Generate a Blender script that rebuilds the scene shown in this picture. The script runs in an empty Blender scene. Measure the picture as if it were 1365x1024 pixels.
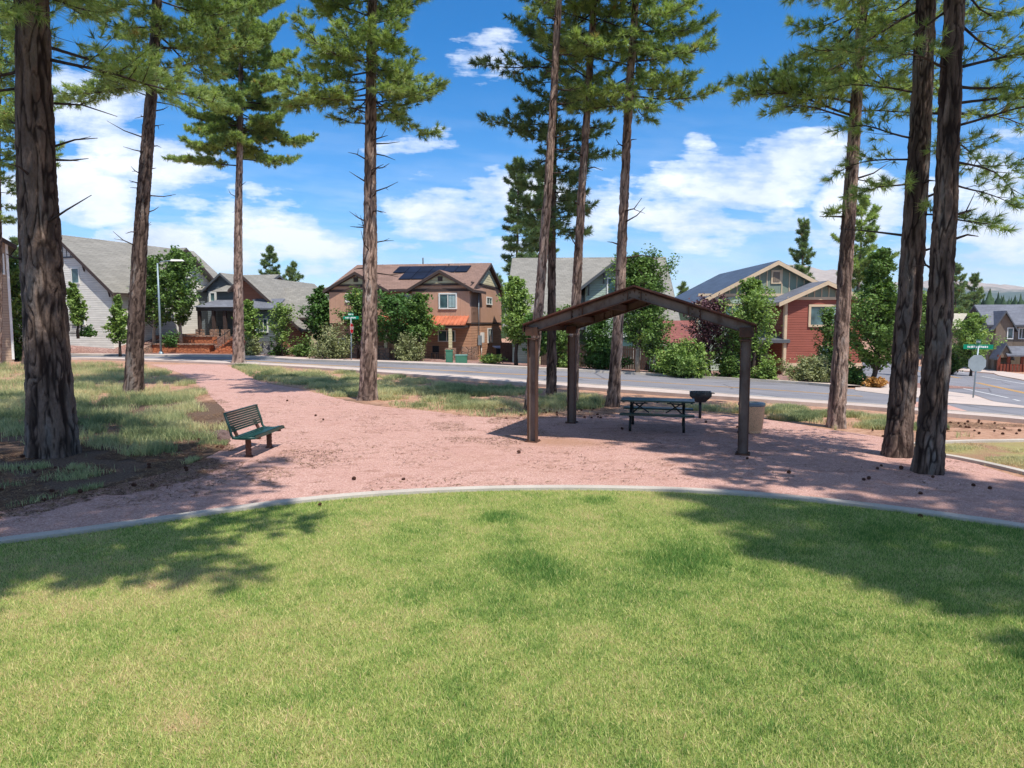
import bpy, math, random
import numpy as np
from mathutils import Vector, Matrix, Quaternion
PI = math.pi
SC = bpy.context.scene
COL = SC.collection
RNG = np.random.default_rng(7)
random.seed(7)

# ------------------------------------------------------------------ camera
CAMZ, FPX, PITCH = 2.75, 947.0, math.radians(4.95)
cs, sn = math.cos(PITCH), math.sin(PITCH)
def ray(px, py):
    u = (px - 682.5) / FPX; v = (512 - py) / FPX
    return (u, cs + v * sn, -sn + v * cs)
def P(px, py, Y):                       # point seen at a pixel, at ground distance Y
    d = ray(px, py); t = Y / d[1]
    return Vector((d[0] * t, Y, CAMZ + d[2] * t))
def terrain(x, y):
    q = .9 * x + .44 * y
    return -.045 * min(max(q - 18, 0), 57)
def G(px, py, dz=0):                    # point of the ground seen at a pixel
    d = ray(px, py); t = 1.0
    for i in range(60):
        x, y = d[0] * t, d[1] * t
        t = (CAMZ - terrain(x, y)) / -d[2] if d[2] < 0 else 999
        t = min(t, 900)
    return Vector((d[0] * t, d[1] * t, terrain(d[0] * t, d[1] * t) + dz))

# ------------------------------------------------------------------ helpers
def link(o, parent=None):
    COL.objects.link(o)
    if parent is not None: o.parent = parent
    return o
def tag(o, label=None, cat=None, group=None, kind=None):
    if label: o['label'] = label
    if cat: o['category'] = cat
    if group: o['group'] = group
    if kind: o['kind'] = kind
    return o
def empty(name, loc=(0, 0, 0), rz=0, label=None, cat=None, group=None):
    o = bpy.data.objects.new(name, None); o.location = loc; o.rotation_euler = (0, 0, rz)
    o.empty_display_size = .2
    link(o); return tag(o, label, cat, group)
def np_mesh(name, V, F, mat, parent=None, smooth=False, attrs=None):
    """V (n,3), F (m,k) arrays; attrs = {name: (n,) point floats}"""
    V = np.ascontiguousarray(V, dtype=np.float32); F = np.ascontiguousarray(F, dtype=np.int32)
    me = bpy.data.meshes.new(name)
    m, k = F.shape
    me.vertices.add(len(V)); me.vertices.foreach_set('co', V.ravel())
    me.loops.add(m * k); me.loops.foreach_set('vertex_index', F.ravel())
    me.polygons.add(m); me.polygons.foreach_set('loop_start', np.arange(0, m * k, k, dtype=np.int32))
    try: me.polygons.foreach_set('loop_total', np.full(m, k, dtype=np.int32))
    except Exception: pass
    if smooth: me.polygons.foreach_set('use_smooth', np.ones(m, dtype=bool))
    if attrs:
        for an, av in attrs.items():
            a = me.attributes.new(an, 'FLOAT', 'POINT'); a.data.foreach_set('value', np.ascontiguousarray(av, dtype=np.float32))
    me.update(calc_edges=True)
    me.materials.append(mat)
    o = bpy.data.objects.new(name, me); return link(o, parent)

class MB:
    def __init__(s): s.v = []; s.f = []; s.sm = []
    def add(s, vs, fs, smooth=False):
        b = len(s.v); s.v += [tuple(v) for v in vs]
        s.f += [tuple(b + i for i in f) for f in fs]; s.sm += [smooth] * len(fs); return s
    def box(s, c, d, rz=0, M=None):
        hx, hy, hz = d[0] / 2, d[1] / 2, d[2] / 2
        R = M if M else Matrix.Rotation(rz, 3, 'Z')
        vs = [Vector(c) + R @ Vector((x * hx, y * hy, z * hz)) for z in (-1, 1) for x, y in ((-1, -1), (1, -1), (1, 1), (-1, 1))]
        return s.add(vs, [(3, 2, 1, 0), (4, 5, 6, 7), (0, 1, 5, 4), (1, 2, 6, 5), (2, 3, 7, 6), (3, 0, 4, 7)])
    def bb(s, x0, x1, y0, y1, z0, z1):
        return s.box(((x0 + x1) / 2, (y0 + y1) / 2, (z0 + z1) / 2), (abs(x1 - x0), abs(y1 - y0), abs(z1 - z0)))
    def bar(s, a, b, w, h, up=(0, 0, 1)):
        a = Vector(a); b = Vector(b); d = (b - a); L = d.length; d.normalize()
        u = Vector(up)
        if abs(d.dot(u)) > .98: u = Vector((0, 1, 0))
        x = d.cross(u).normalized(); z = x.cross(d).normalized()
        M = Matrix((x, d, z)).transposed()
        return s.box((a + b) / 2, (w, L, h), M=M)
    def tube(s, pts, rs, n=8, cap=True, smooth=True):
        pts = [Vector(p) for p in pts]
        if not hasattr(rs, '__len__'): rs = [rs] * len(pts)
        rings = []; prev = None
        for i, p in enumerate(pts):
            d = (pts[min(i + 1, len(pts) - 1)] - pts[max(i - 1, 0)]).normalized()
            if prev is None:
                a = Vector((0, 0, 1)) if abs(d.z) < .9 else Vector((1, 0, 0))
                x = d.cross(a).normalized()
            else:
                x = (prev - d * prev.dot(d)).normalized()
            prev = x; y = d.cross(x)
            rings.append([p + (x * math.cos(2 * PI * k / n) + y * math.sin(2 * PI * k / n)) * rs[i] for k in range(n)])
        vs = [v for r in rings for v in r]; fs = []
        for i in range(len(pts) - 1):
            for k in range(n):
                a = i * n + k; b = i * n + (k + 1) % n
                fs.append((a, b, b + n, a + n))
        s.add(vs, fs, smooth)
        if cap:
            b = len(s.v) - len(vs)
            s.f += [tuple(b + k for k in reversed(range(n))), tuple(b + (len(pts) - 1) * n + k for k in range(n))]; s.sm += [False, False]
        return s
    def slab(s, top, t):                    # polygon of top points, extruded straight down
        top = [Vector(p) for p in top]; n = len(top)
        vs = top + [p - Vector((0, 0, t)) for p in top]
        fs = [tuple(range(n)), tuple(reversed(range(n, 2 * n)))] + [(i, i + n, (i + 1) % n + n, (i + 1) % n) for i in range(n)]
        return s.add(vs, fs)
    def prism(s, poly, ext):                # polygon extruded by a vector
        poly = [Vector(p) for p in poly]; e = Vector(ext); n = len(poly)
        vs = poly + [p + e for p in poly]
        fs = [tuple(range(n)), tuple(reversed(range(n, 2 * n)))] + [(i, i + n, (i + 1) % n + n, (i + 1) % n) for i in range(n)]
        return s.add(vs, fs)
    def lathe(s, prof, n=16, c=(0, 0, 0)):
        vs = []; fs = []
        for r, z in prof:
            for k in range(n):
                a = 2 * PI * k / n; vs.append((c[0] + r * math.cos(a), c[1] + r * math.sin(a), c[2] + z))
        for i in range(len(prof) - 1):
            for k in range(n):
                a = i * n + k; b = i * n + (k + 1) % n
                fs.append((a, b, b + n, a + n))
        fs.append(tuple(reversed(range(n)))); fs.append(tuple((len(prof) - 1) * n + k for k in range(n)))
        return s.add(vs, fs, True)
    def build(s, name, mat, parent=None, recalc=True, bevel=0):
        me = bpy.data.meshes.new(name); me.from_pydata(s.v, [], s.f)
        me.polygons.foreach_set('use_smooth', s.sm)
        if recalc:
            import bmesh
            bm = bmesh.new(); bm.from_mesh(me); bmesh.ops.recalc_face_normals(bm, faces=bm.faces)
            if bevel:
                bmesh.ops.bevel(bm, geom=[e for e in bm.edges if len(e.link_faces) == 2 and e.calc_face_angle(0) > .6], offset=bevel, segments=2, affect='EDGES')
            bm.to_mesh(me); bm.free()
        me.update(); me.materials.append(mat)
        o = bpy.data.objects.new(name, me); return link(o, parent)

# vectorised noise
_perm = RNG.permutation(65536).astype(np.int64)
def _h(ix, iy, iz): return _perm[(_perm[(_perm[ix & 65535] + iy) & 65535] + iz) & 65535]
def vnoise(p):
    p = np.asarray(p, dtype=np.float64)
    i = np.floor(p).astype(np.int64); f = p - i; f = f * f * (3 - 2 * f)
    r = 0
    for dx in (0, 1):
        for dy in (0, 1):
            for dz in (0, 1):
                w = (f[:, 0] if dx else 1 - f[:, 0]) * (f[:, 1] if dy else 1 - f[:, 1]) * (f[:, 2] if dz else 1 - f[:, 2])
                r = r + w * (_h(i[:, 0] + dx, i[:, 1] + dy, i[:, 2] + dz) / 65535.0)
    return r
def fbm(p, o=4):
    p = np.asarray(p, dtype=np.float64)
    s = 0; a = .5; t = 0
    for k in range(o): s = s + a * vnoise(p * 2 ** k + 17.3 * k); t += a; a *= .5
    return s / t
def worley(p):
    i = np.floor(p).astype(np.int64)
    f1 = np.full(len(p), 9.0); f2 = np.full(len(p), 9.0)
    for dx in (-1, 0, 1):
        for dy in (-1, 0, 1):
            for dz in (-1, 0, 1):
                c = i + np.array([dx, dy, dz]); h = _h(c[:, 0], c[:, 1], c[:, 2])
                q = c + np.stack([(h & 255) / 255., ((h >> 4) & 255) / 255., ((h >> 8) & 255) / 255.], 1)
                d = np.sqrt(((q - p) ** 2).sum(1))
                m = d < f1; f2 = np.where(m, f1, np.minimum(f2, d)); f1 = np.where(m, d, f1)
    return f1, f2
def sstep(a, b, x):
    t = np.clip((x - a) / (b - a), 0, 1); return t * t * (3 - 2 * t)
def inpoly(x, y, poly):
    x = np.asarray(x); y = np.asarray(y); r = np.zeros(x.shape, bool); n = len(poly)
    for i in range(n):
        x1, y1 = poly[i][0], poly[i][1]; x2, y2 = poly[(i + 1) % n][0], poly[(i + 1) % n][1]
        c = ((y1 > y) != (y2 > y)) & (x < (x2 - x1) * (y - y1) / ((y2 - y1) if y2 != y1 else 1e-9) + x1)
        r ^= c
    return r
def catmull(pts, n=8):
    pts = [Vector(p) for p in pts]; out = []
    for i in range(len(pts) - 1):
        p0 = pts[max(i - 1, 0)]; p1 = pts[i]; p2 = pts[i + 1]; p3 = pts[min(i + 2, len(pts) - 1)]
        for k in range(n):
            t = k / n
            out.append(.5 * ((2 * p1) + (-p0 + p2) * t + (2 * p0 - 5 * p1 + 4 * p2 - p3) * t * t + (-p0 + 3 * p1 - 3 * p2 + p3) * t ** 3))
    out.append(pts[-1]); return out

# ------------------------------------------------------------------ materials
def s2l(c): return tuple(((x / 255) / 12.92 if x / 255 <= .04045 else ((x / 255 + .055) / 1.055) ** 2.4) for x in c)
class Mat:
    def __init__(s, name, rough=.8, spec=.3, metal=0):
        s.m = bpy.data.materials.new(name); s.m.use_nodes = True; s.t = s.m.node_tree; s.t.nodes.clear()
        s.out = s.t.nodes.new('ShaderNodeOutputMaterial'); s.b = s.t.nodes.new('ShaderNodeBsdfPrincipled')
        s.t.links.new(s.b.outputs[0], s.out.inputs[0])
        s.b.inputs['Roughness'].default_value = rough; s.b.inputs['Specular IOR Level'].default_value = spec
        s.b.inputs['Metallic'].default_value = metal
        s._c = None
    def n(s, ty, **k):
        x = s.t.nodes.new(ty)
        for a, b in k.items(): setattr(x, a, b)
        return x
    def put(s, sock, v):
        if hasattr(v, 'is_output'): s.t.links.new(v, sock)
        elif v is not None:
            if hasattr(v, '__len__') and len(v) == 3 and sock.type == 'RGBA': v = tuple(v) + (1,)
            sock.default_value = v
    def co(s, scale=(1, 1, 1), kind='Object', rot=(0, 0, 0)):
        if kind == 'World': src = s.n('ShaderNodeNewGeometry').outputs['Position']
        else: src = s.n('ShaderNodeTexCoord').outputs[kind]
        mp = s.n('ShaderNodeMapping'); s.put(mp.inputs[0], src); mp.inputs['Scale'].default_value = scale; mp.inputs['Rotation'].default_value = rot
        return mp.outputs[0]
    def noise(s, scale, detail=3, rough=.5, vec=None, dist=0, out=0):
        x = s.n('ShaderNodeTexNoise'); s.put(x.inputs['Vector'], vec if vec is not None else s.co())
        x.inputs['Scale'].default_value = scale; x.inputs['Detail'].default_value = detail
        x.inputs['Roughness'].default_value = rough; x.inputs['Distortion'].default_value = dist
        return x.outputs[out]
    def vor(s, scale, vec=None, feature='F1', out='Distance', rnd=1):
        x = s.n('ShaderNodeTexVoronoi', feature=feature); s.put(x.inputs['Vector'], vec if vec is not None else s.co())
        x.inputs['Scale'].default_value = scale; x.inputs['Randomness'].default_value = rnd
        return x.outputs[out]
    def ramp(s, f, stops, interp='LINEAR'):
        x = s.n('ShaderNodeValToRGB'); s.put(x.inputs[0], f); cr = x.color_ramp; cr.interpolation = interp
        while len(cr.elements) < len(stops): cr.elements.new(.5)
        for e, (p, c) in zip(cr.elements, stops):
            e.position = p; e.color = (c, c, c, 1) if not hasattr(c, '__len__') else tuple(c) + (1,)
        return x.outputs[0]
    def mix(s, f, a, b, mode='MIX'):
        x = s.n('ShaderNodeMix', data_type='RGBA', blend_type=mode); s.put(x.inputs[0], f); s.put(x.inputs[6], a); s.put(x.inputs[7], b)
        return x.outputs[2]
    def math(s, op, a, b=0, c=None, clamp=False):
        x = s.n('ShaderNodeMath', operation=op, use_clamp=clamp); s.put(x.inputs[0], a); s.put(x.inputs[1], b)
        if c is not None: s.put(x.inputs[2], c)
        return x.outputs[0]
    def attr(s, name): return s.n('ShaderNodeAttribute', attribute_name=name).outputs['Fac']
    def sep(s, v): 
        x = s.n('ShaderNodeSeparateXYZ'); s.put(x.inputs[0], v); return x.outputs
    def bump(s, h, strength=.5, dist=.02):
        x = s.n('ShaderNodeBump'); s.put(x.inputs['Height'], h); x.inputs['Strength'].default_value = strength; x.inputs['Distance'].default_value = dist
        s.put(s.b.inputs['Normal'], x.outputs[0]); return s
    def color(s, c): s.put(s.b.inputs['Base Color'], c); return s
    def rough(s, v): s.put(s.b.inputs['Roughness'], v); return s
    def translucent(s, c, amt):
        t = s.n('ShaderNodeBsdfTranslucent'); s.put(t.inputs[0], c)
        m = s.n('ShaderNodeMixShader'); m.inputs[0].default_value = amt
        s.t.links.new(s.b.outputs[0], m.inputs[1]); s.t.links.new(t.outputs[0], m.inputs[2]); s.t.links.new(m.outputs[0], s.out.inputs[0]); return s

def simple(name, c, rough=.7, var=.12, scale=3, metal=0, spec=.3, bump=0):
    m = Mat(name, rough, spec, metal); c = s2l(c)
    f = m.noise(scale, 5, .6)
    d = tuple(x * (1 - var * 1.6) for x in c); l = tuple(min(1, x * (1 + var)) for x in c)
    m.color(m.ramp(f, [(.3, d), (.7, l)]))
    if bump: m.bump(m.noise(scale * 12, 3), bump, .01)
    return m.m
def siding(name, c, step=.16, vertical=False, dark=.55, axis=2):
    m = Mat(name, .75, .25); c = s2l(c)
    v = m.sep(m.co())
    z = v[2] if not vertical else m.math('ADD', v[0], v[1])
    fr = m.math('FRACT', m.math('DIVIDE', z, step))
    if vertical:
        k = m.ramp(fr, [(0, .0), (.04, .0), (.06, 1), (.16, 1), (.18, 0)])
        f = m.noise(2, 4)
        base = m.ramp(f, [(.3, tuple(x * .9 for x in c)), (.7, c)])
        m.color(m.mix(m.math('MULTIPLY', k, .15), base, tuple(min(1, x * 1.3) for x in c))); m.bump(k, .6, .03)
    else:
        h = m.ramp(fr, [(0, .0), (.1, 1), (1, .35)])
        f = m.noise(1.4, 4, .6)
        k = m.noise(1, 1, .5, m.co((.6, .6, 1 / step * .999)))
        base = m.ramp(f, [(.3, tuple(x * .88 for x in c)), (.7, c)])
        base = m.mix(.5, base, m.mix(1, base, m.ramp(k, [(.35, .82), (.65, 1.1)]), 'MULTIPLY'))
        lap_shade = m.ramp(fr, [(0, 1), (.1, 1), (.14, 0)])  # shade line under each board lap, painted into the colour
        m.color(m.mix(m.math('MULTIPLY', lap_shade, 1 - dark), base, tuple(x * .25 for x in c))); m.bump(h, .9, .03)
    return m.m
def shingle(name, c):
    m = Mat(name, .9, .15); c = s2l(c)
    vec = m.co((1, 1, 1))
    v = m.sep(vec)
    br = m.n('ShaderNodeTexBrick'); cb = m.n('ShaderNodeCombineXYZ')
    m.put(cb.inputs[0], m.math('ADD', v[0], m.math('MULTIPLY', v[1], .35))); m.put(cb.inputs[1], m.math('MULTIPLY', v[2], 1.6)); m.put(br.inputs['Vector'], cb.outputs[0])
    br.inputs['Scale'].default_value = 1; br.inputs['Brick Width'].default_value = .45; br.inputs['Row Height'].default_value = .2; br.inputs['Mortar Size'].default_value = .012
    m.put(br.inputs['Color1'], tuple(x * .88 for x in c)); m.put(br.inputs['Color2'], tuple(x * 1.1 for x in c)); m.put(br.inputs['Mortar'], tuple(x * .62 for x in c))
    f = m.noise(.7, 5, .65)
    m.color(m.mix(.55, br.outputs[0], m.mix(1, br.outputs[0], m.ramp(f, [(.3, .75), (.7, 1.2)]), 'MULTIPLY')))
    m.bump(br.outputs['Fac'], -.25, .01); return m.m
def masonry(name, c1, c2, mort, scale=2.2):
    m = Mat(name, .9, .2)
    cell = m.vor(scale, m.co((1, 1, 1.5)), 'F1', 'Color'); d = m.vor(scale, m.co((1, 1, 1.5)), 'DISTANCE_TO_EDGE')
    col = m.mix(m.math('FRACT', m.math('MULTIPLY', m.sep(cell)[0], 3)), s2l(c1), s2l(c2))
    col = m.mix(m.ramp(m.noise(14, 3), [(.3, 0), (.8, .5)]), col, tuple(x * .5 for x in s2l(c1)))
    m.color(m.mix(m.ramp(d, [(.02, 1), (.07, 0)]), col, s2l(mort))); m.bump(m.ramp(d, [(0, 0), (.12, 1)]), .8, .05); return m.m

M = {}
def mats():
    M['white_trim'] = simple('white_trim', (222, 222, 216), .6, .04)
    M['cream_trim'] = simple('cream_trim', (205, 182, 152), .7, .06)
    M['dark_trim'] = simple('dark_trim', (72, 60, 56), .7, .1)
    M['slate_trim'] = simple('slate_trim', (88, 92, 96), .7, .1)
    M['roof_grey'] = shingle('roof_grey', (136, 132, 124))
    M['roof_brown'] = shingle('roof_brown', (134, 108, 96))
    M['roof_slate'] = shingle('roof_slate', (112, 114, 122))
    M['roof_blue'] = shingle('roof_blue', (78, 92, 112))
    M['roof_maroon'] = shingle('roof_maroon', (136, 86, 80))
    M['roof_tan'] = shingle('roof_tan', (176, 168, 150))
    M['rust_metal_roof'] = simple('rust_metal_roof', (186, 108, 78), .6, .2, 2)
    M['siding_white'] = siding('siding_white', (222, 218, 208), .2)
    M['siding_brown'] = siding('siding_brown', (184, 140, 112), .2)
    M['siding_brown_panel'] = siding('siding_brown_panel', (194, 152, 128), .4, True)
    M['siding_cream'] = siding('siding_cream', (206, 196, 160), .2)
    M['siding_slate'] = siding('siding_slate', (104, 112, 116), .2)
    M['siding_sage'] = siding('siding_sage', (166, 180, 166), .17)
    M['siding_sage_batten'] = siding('siding_sage_batten', (132, 144, 128), .4, True)
    M['siding_red'] = siding('siding_red', (150, 86, 72), .17)
    M['siding_taupe'] = siding('siding_taupe', (126, 112, 98), .4, True)
    M['siding_rust'] = siding('siding_rust', (148, 100, 80), .18)
    M['siding_tan'] = siding('siding_tan', (176, 152, 130), .18)
    M['stone'] = masonry('stone', (176, 140, 118), (128, 104, 92), (120, 110, 102))
    M['wall_block'] = masonry('wall_block', (196, 124, 86), (178, 108, 76), (150, 96, 72), 3)
    M['brick_grey'] = masonry('brick_grey', (140, 140, 142), (118, 116, 116), (150, 148, 146), 3)
    g = Mat('window_glass', .08, .5); g.color(g.ramp(g.noise(1.1, 2), [(.35, s2l((40, 58, 62))), (.7, s2l((96, 128, 130)))])); M['glass'] = g.m
    M['curtain'] = simple('curtain', (170, 196, 196), .8, .1)
    g = Mat('solar_cell', .55, .15); v = g.sep(g.co())
    g.color(g.mix(g.ramp(g.noise(.9, 2), [(.3, 0), (.7, 1)]), s2l((14, 18, 32)), s2l((24, 32, 52)))); M['solar'] = g.m
    M['galv'] = simple('galvanised', (142, 156, 164), .45, .08, 6, .3)
    M['green_metal'] = simple('green_box', (70, 122, 98), .6, .1)
    M['teal_metal'] = simple('teal_box', (118, 160, 150), .6, .1)
    M['sign_green'] = simple('sign_green', (0, 138, 104), .4, .04)
    M['sign_red'] = simple('sign_red', (190, 30, 44), .4, .04)
    M['sign_white'] = simple('sign_white', (236, 238, 236), .5, .02)
    M['sign_back'] = simple('sign_back', (158, 168, 170), .45, .08, 4, .4)
    M['concrete'] = conc('concrete', (190, 180, 168))
    M['concrete_walk'] = conc('concrete_walk', (198, 180, 168))
    M['concrete_pink'] = conc('concrete_pink', (196, 152, 136))
    M['wood_dark'] = simple('wood_dark', (74, 58, 52), .85, .2, 5)
    M['wood_maroon'] = simple('wood_maroon', (122, 62, 46), .8, .15, 5)
    M['iron'] = simple('iron', (34, 36, 40), .5, .1)
    M['green_paint'] = green_paint()
    M['bench_leg'] = rust('bench_leg', (96, 60, 46), (60, 40, 34))
    M['table_leg'] = simple('table_leg', (26, 28, 28), .5, .2)
    M['grill'] = rust('grill', (38, 48, 54), (24, 28, 32), .4)
    M['steel'] = rust('weathered_steel', (78, 54, 42), (50, 38, 32), .75)
    M['steel_web'] = rust('steel_web', (112, 98, 90), (76, 56, 46), .7, 3.0)
    M['steel_deck'] = rust('steel_deck', (84, 50, 40), (56, 38, 34), .8)
    M['bin'] = aggregate('bin_aggregate', (226, 178, 138))
    M['bin_lid'] = simple('bin_lid', (120, 132, 138), .5, .1)
    M['rock'] = aggregate('rock', (112, 92, 88))
    M['cone'] = simple('pine_cone', (96, 64, 52), .9, .3, 30)
    M['bark'] = bark()
    M['bark_dark'] = bark('pine_bark_shaded', .72)  # same bark toned down, trunk shade put into the colour
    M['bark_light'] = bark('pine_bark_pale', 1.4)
    M['branch'] = simple('branch', (74, 62, 56), .9, .25, 8)
    M['branch_dead'] = simple('branch_dead', (120, 112, 106), .9, .2, 8)
    M['trunk_pale'] = simple('trunk_pale', (150, 138, 124), .9, .2, 8)
    M['needles'] = foliage('needles', (72, 104, 72), (172, 190, 118), (190, 168, 112), .42, .45)
    M['needles_dark'] = foliage('needles_dark', (60, 88, 70), (136, 156, 106), (150, 134, 90), .36, .5)
    M['leaf_green'] = foliage('leaf_green', (54, 84, 44), (112, 140, 72), (150, 150, 70), .3)
    M['leaf_light'] = foliage('leaf_light', (70, 104, 50), (140, 164, 88), (186, 190, 96), .3)
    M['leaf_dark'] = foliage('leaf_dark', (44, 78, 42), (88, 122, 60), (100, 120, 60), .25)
    M['leaf_sage'] = foliage('leaf_sage', (96, 108, 72), (150, 154, 108), (170, 168, 120), .25)
    M['leaf_plum'] = foliage('leaf_plum', (60, 36, 46), (104, 72, 78), (140, 110, 104), .2)
    M['leaf_orange'] = foliage('leaf_orange', (170, 110, 60), (196, 148, 84), (120, 130, 50), .2)
def conc(name, c):
    m = Mat(name, .85, .25); c = s2l(c); v = m.co(kind='World')
    a = m.noise(.8, 6, .7, v); b = m.noise(40, 2, .5, v)
    base = m.ramp(a, [(.25, tuple(x * .72 for x in c)), (.6, c), (.85, tuple(min(1, x * 1.12) for x in c))])
    m.color(m.mix(.35, base, m.mix(1, base, m.ramp(b, [(.3, .7), (.7, 1.2)]), 'MULTIPLY'))); m.bump(b, .3, .005); return m.m
def rust(name, c, d, rough=.7, scale=5):
    m = Mat(name, rough, .35); f = m.noise(scale, 6, .65, m.co((1, 1, .5))); g = m.noise(38, 3)
    base = m.ramp(f, [(.3, s2l(d)), (.5, s2l(c)), (.72, tuple(x * 1.3 for x in s2l(c)))])
    m.color(m.mix(m.ramp(g, [(.55, 0), (.8, .5)]), base, s2l((110, 62, 40)))); m.bump(g, .25, .004); return m.m
def aggregate(name, c):
    m = Mat(name, .9, .2); c = s2l(c)
    f = m.noise(60, 3, .6); a = m.noise(3, 4)
    base = m.ramp(a, [(.3, tuple(x * .8 for x in c)), (.7, c)])
    m.color(m.mix(1, base, m.ramp(f, [(.3, .6), (.5, 1), (.7, 1.25)]), 'MULTIPLY')); m.bump(m.noise(12, 6, .7), .6, .02); return m.m
def green_paint():
    m = Mat('green_paint', .35, .5)
    f = m.noise(9, 4); m.color(m.ramp(f, [(.3, s2l((12, 44, 40))), (.7, s2l((26, 72, 64)))])); m.rough(m.ramp(f, [(.3, .3), (.7, .5)])); return m.m
def bark(name='pine_bark', gn=1.0):
    m = Mat(name, .92, .12)
    g = m.attr('groove'); k = m.attr('plate')
    v = m.co((1, 1, .35))
    fine = m.noise(26, 5, .7, v); big = m.noise(2.2, 3)
    plate = m.ramp(k, [(0, s2l((84, 70, 63))), (.4, s2l((120, 101, 91))), (.7, s2l((152, 130, 117))), (1, s2l((144, 134, 127)))])
    plate = m.mix(1, plate, m.ramp(fine, [(.3, .62), (.5, 1), (.75, 1.3)]), 'MULTIPLY')
    plate = m.mix(m.ramp(big, [(.35, 0), (.7, .6)]), plate, s2l((92, 78, 70)))
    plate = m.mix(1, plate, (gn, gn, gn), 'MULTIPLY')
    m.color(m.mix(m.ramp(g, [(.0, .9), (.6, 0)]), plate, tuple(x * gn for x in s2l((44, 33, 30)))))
    m.bump(m.math('ADD', fine, m.math('MULTIPLY', m.vor(22, v, 'DISTANCE_TO_EDGE'), 1.2)), .8, .02); return m.m
def foliage(name, dark, light, dry, tr=.25, rough=.55):
    m = Mat(name, rough, .28)
    a = m.attr('var')
    c = m.ramp(a, [(0, s2l(dark)), (.55, s2l(light)), (.93, s2l(light)), (1, s2l(dry))])
    m.color(c); m.translucent(m.mix(1, c, (1.0, 1.1, .55), 'MULTIPLY'), tr); return m.m
mats()
# ------------------------------------------------------------------ trees
def needle_tufts(C, D, rad, nn, wid, seed, spread=1.05):
    """C (n,3) tuft centres, D (n,3) unit directions -> thin needle triangles"""
    r = np.random.default_rng(seed); n = len(C)
    th = r.uniform(0, 2 * PI, (n, nn)); ph = np.abs(r.normal(0, .8, (n, nn))) * spread; ph = np.minimum(ph, 2.0)
    a = np.where(np.abs(D[:, 2:3]) < .9, np.array([[0, 0, 1.]]), np.array([[1., 0, 0]]))
    X = np.cross(D, a); X /= np.linalg.norm(X, axis=1, keepdims=True); Y = np.cross(D, X)
    d = (D[:, None] * np.cos(ph)[..., None] + (X[:, None] * np.cos(th)[..., None] + Y[:, None] * np.sin(th)[..., None]) * np.sin(ph)[..., None])
    L = rad * r.uniform(.7, 1.1, (n, nn))[..., None]
    base = C[:, None] - D[:, None] * rad * r.uniform(0, .45, (n, nn))[..., None]
    tip = base + d * L; tip[..., 2] -= .06 * L[..., 0]
    s = np.cross(d, r.normal(size=(n, nn, 3))); s /= np.linalg.norm(s, axis=2, keepdims=True) + 1e-9
    s *= wid / 2
    V = np.stack([base + s, base - s, tip], 2).reshape(-1, 3)
    F = np.arange(len(V)).reshape(-1, 3)
    tv = r.uniform(0, 1, (n, 1)) * .65 + r.uniform(0, .35, (n, nn)) * .9
    var = np.repeat(np.clip(tv + (r.random((n, 1)) < .03) * .4, 0, 1).reshape(-1), 3)
    return V, F, var

def trunk_mesh(cl, rad, H, vis, seed, nseg=40, fine=.06, depth=.03, flare=.35, bark_s=8.0):
    """bark-covered trunk; cl(z)->(x,y) arrays, rad(z)-> radius; fine rows up to height vis"""
    zs = np.concatenate([np.arange(-.25, vis, fine), np.arange(vis, H, .5), [H]])
    th = np.linspace(0, 2 * PI, nseg, endpoint=False)
    Z, T = np.meshgrid(zs, th, indexing='ij'); Z1 = Z.ravel(); T1 = T.ravel()
    R = rad(Z1)
    k = 2 * PI * .2 / .11                                        # plates about 11 cm wide
    p = np.stack([np.cos(T1) * R * bark_s + seed * 7.1, np.sin(T1) * R * bark_s, Z1 * bark_s * .13], 1)
    p = p + (np.stack([vnoise(p * [.9, .9, 3.0] + 5), vnoise(p * [.9, .9, 3.0] + 31), vnoise(p * 2.0 + 57)], 1) - .5) * 1.1
    f1, f2 = worley(p); e = f2 - f1
    p2 = p * [2.1, 2.1, 3.0] + 11.7; g1, g2 = worley(p2); e2 = g2 - g1
    gr = np.minimum(sstep(.0, .3, e + (vnoise(p * 4) - .5) * .22), .6 + .4 * sstep(.0, .2, e2))
    low = fbm(np.stack([np.cos(T1) * 1.2 + seed, np.sin(T1) * 1.2, Z1 * .6], 1), 3) - .5
    fl = 1 + flare * np.exp(-np.maximum(Z1, 0) / .28) * (1 + .6 * np.sin(T1 * 5 + seed) + .3 * np.sin(T1 * 3 + 2 * seed)) + .12 * np.exp(-np.maximum(Z1, 0) / 1.6)
    dd = depth * (R / R.max()) ** .5
    RR = R * fl * (1 + .12 * low) + dd * (gr - .7) + dd * .7 * (vnoise(p * 3.1) - .5) + dd * .5 * (vnoise(p * 7.3) - .5)
    cx, cy = cl(Z1)
    V = np.stack([cx + np.cos(T1) * RR, cy + np.sin(T1) * RR, Z1], 1)
    nz = len(zs); i = np.arange(nz - 1)[:, None] * nseg; j = np.arange(nseg)[None]; j2 = (j + 1) % nseg
    F = np.stack([i + j, i + j2, i + nseg + j2, i + nseg + j], 2).reshape(-1, 4)
    plate = vnoise(np.floor(p * 1.0) * 7.7 + .31)
    plate = np.clip(.5 + (fbm(p * .8 + 9, 3) - .5) * 2.2 + (plate - .5) * .5, 0, 1)
    return V, F, {'groove': gr, 'plate': plate}

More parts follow.
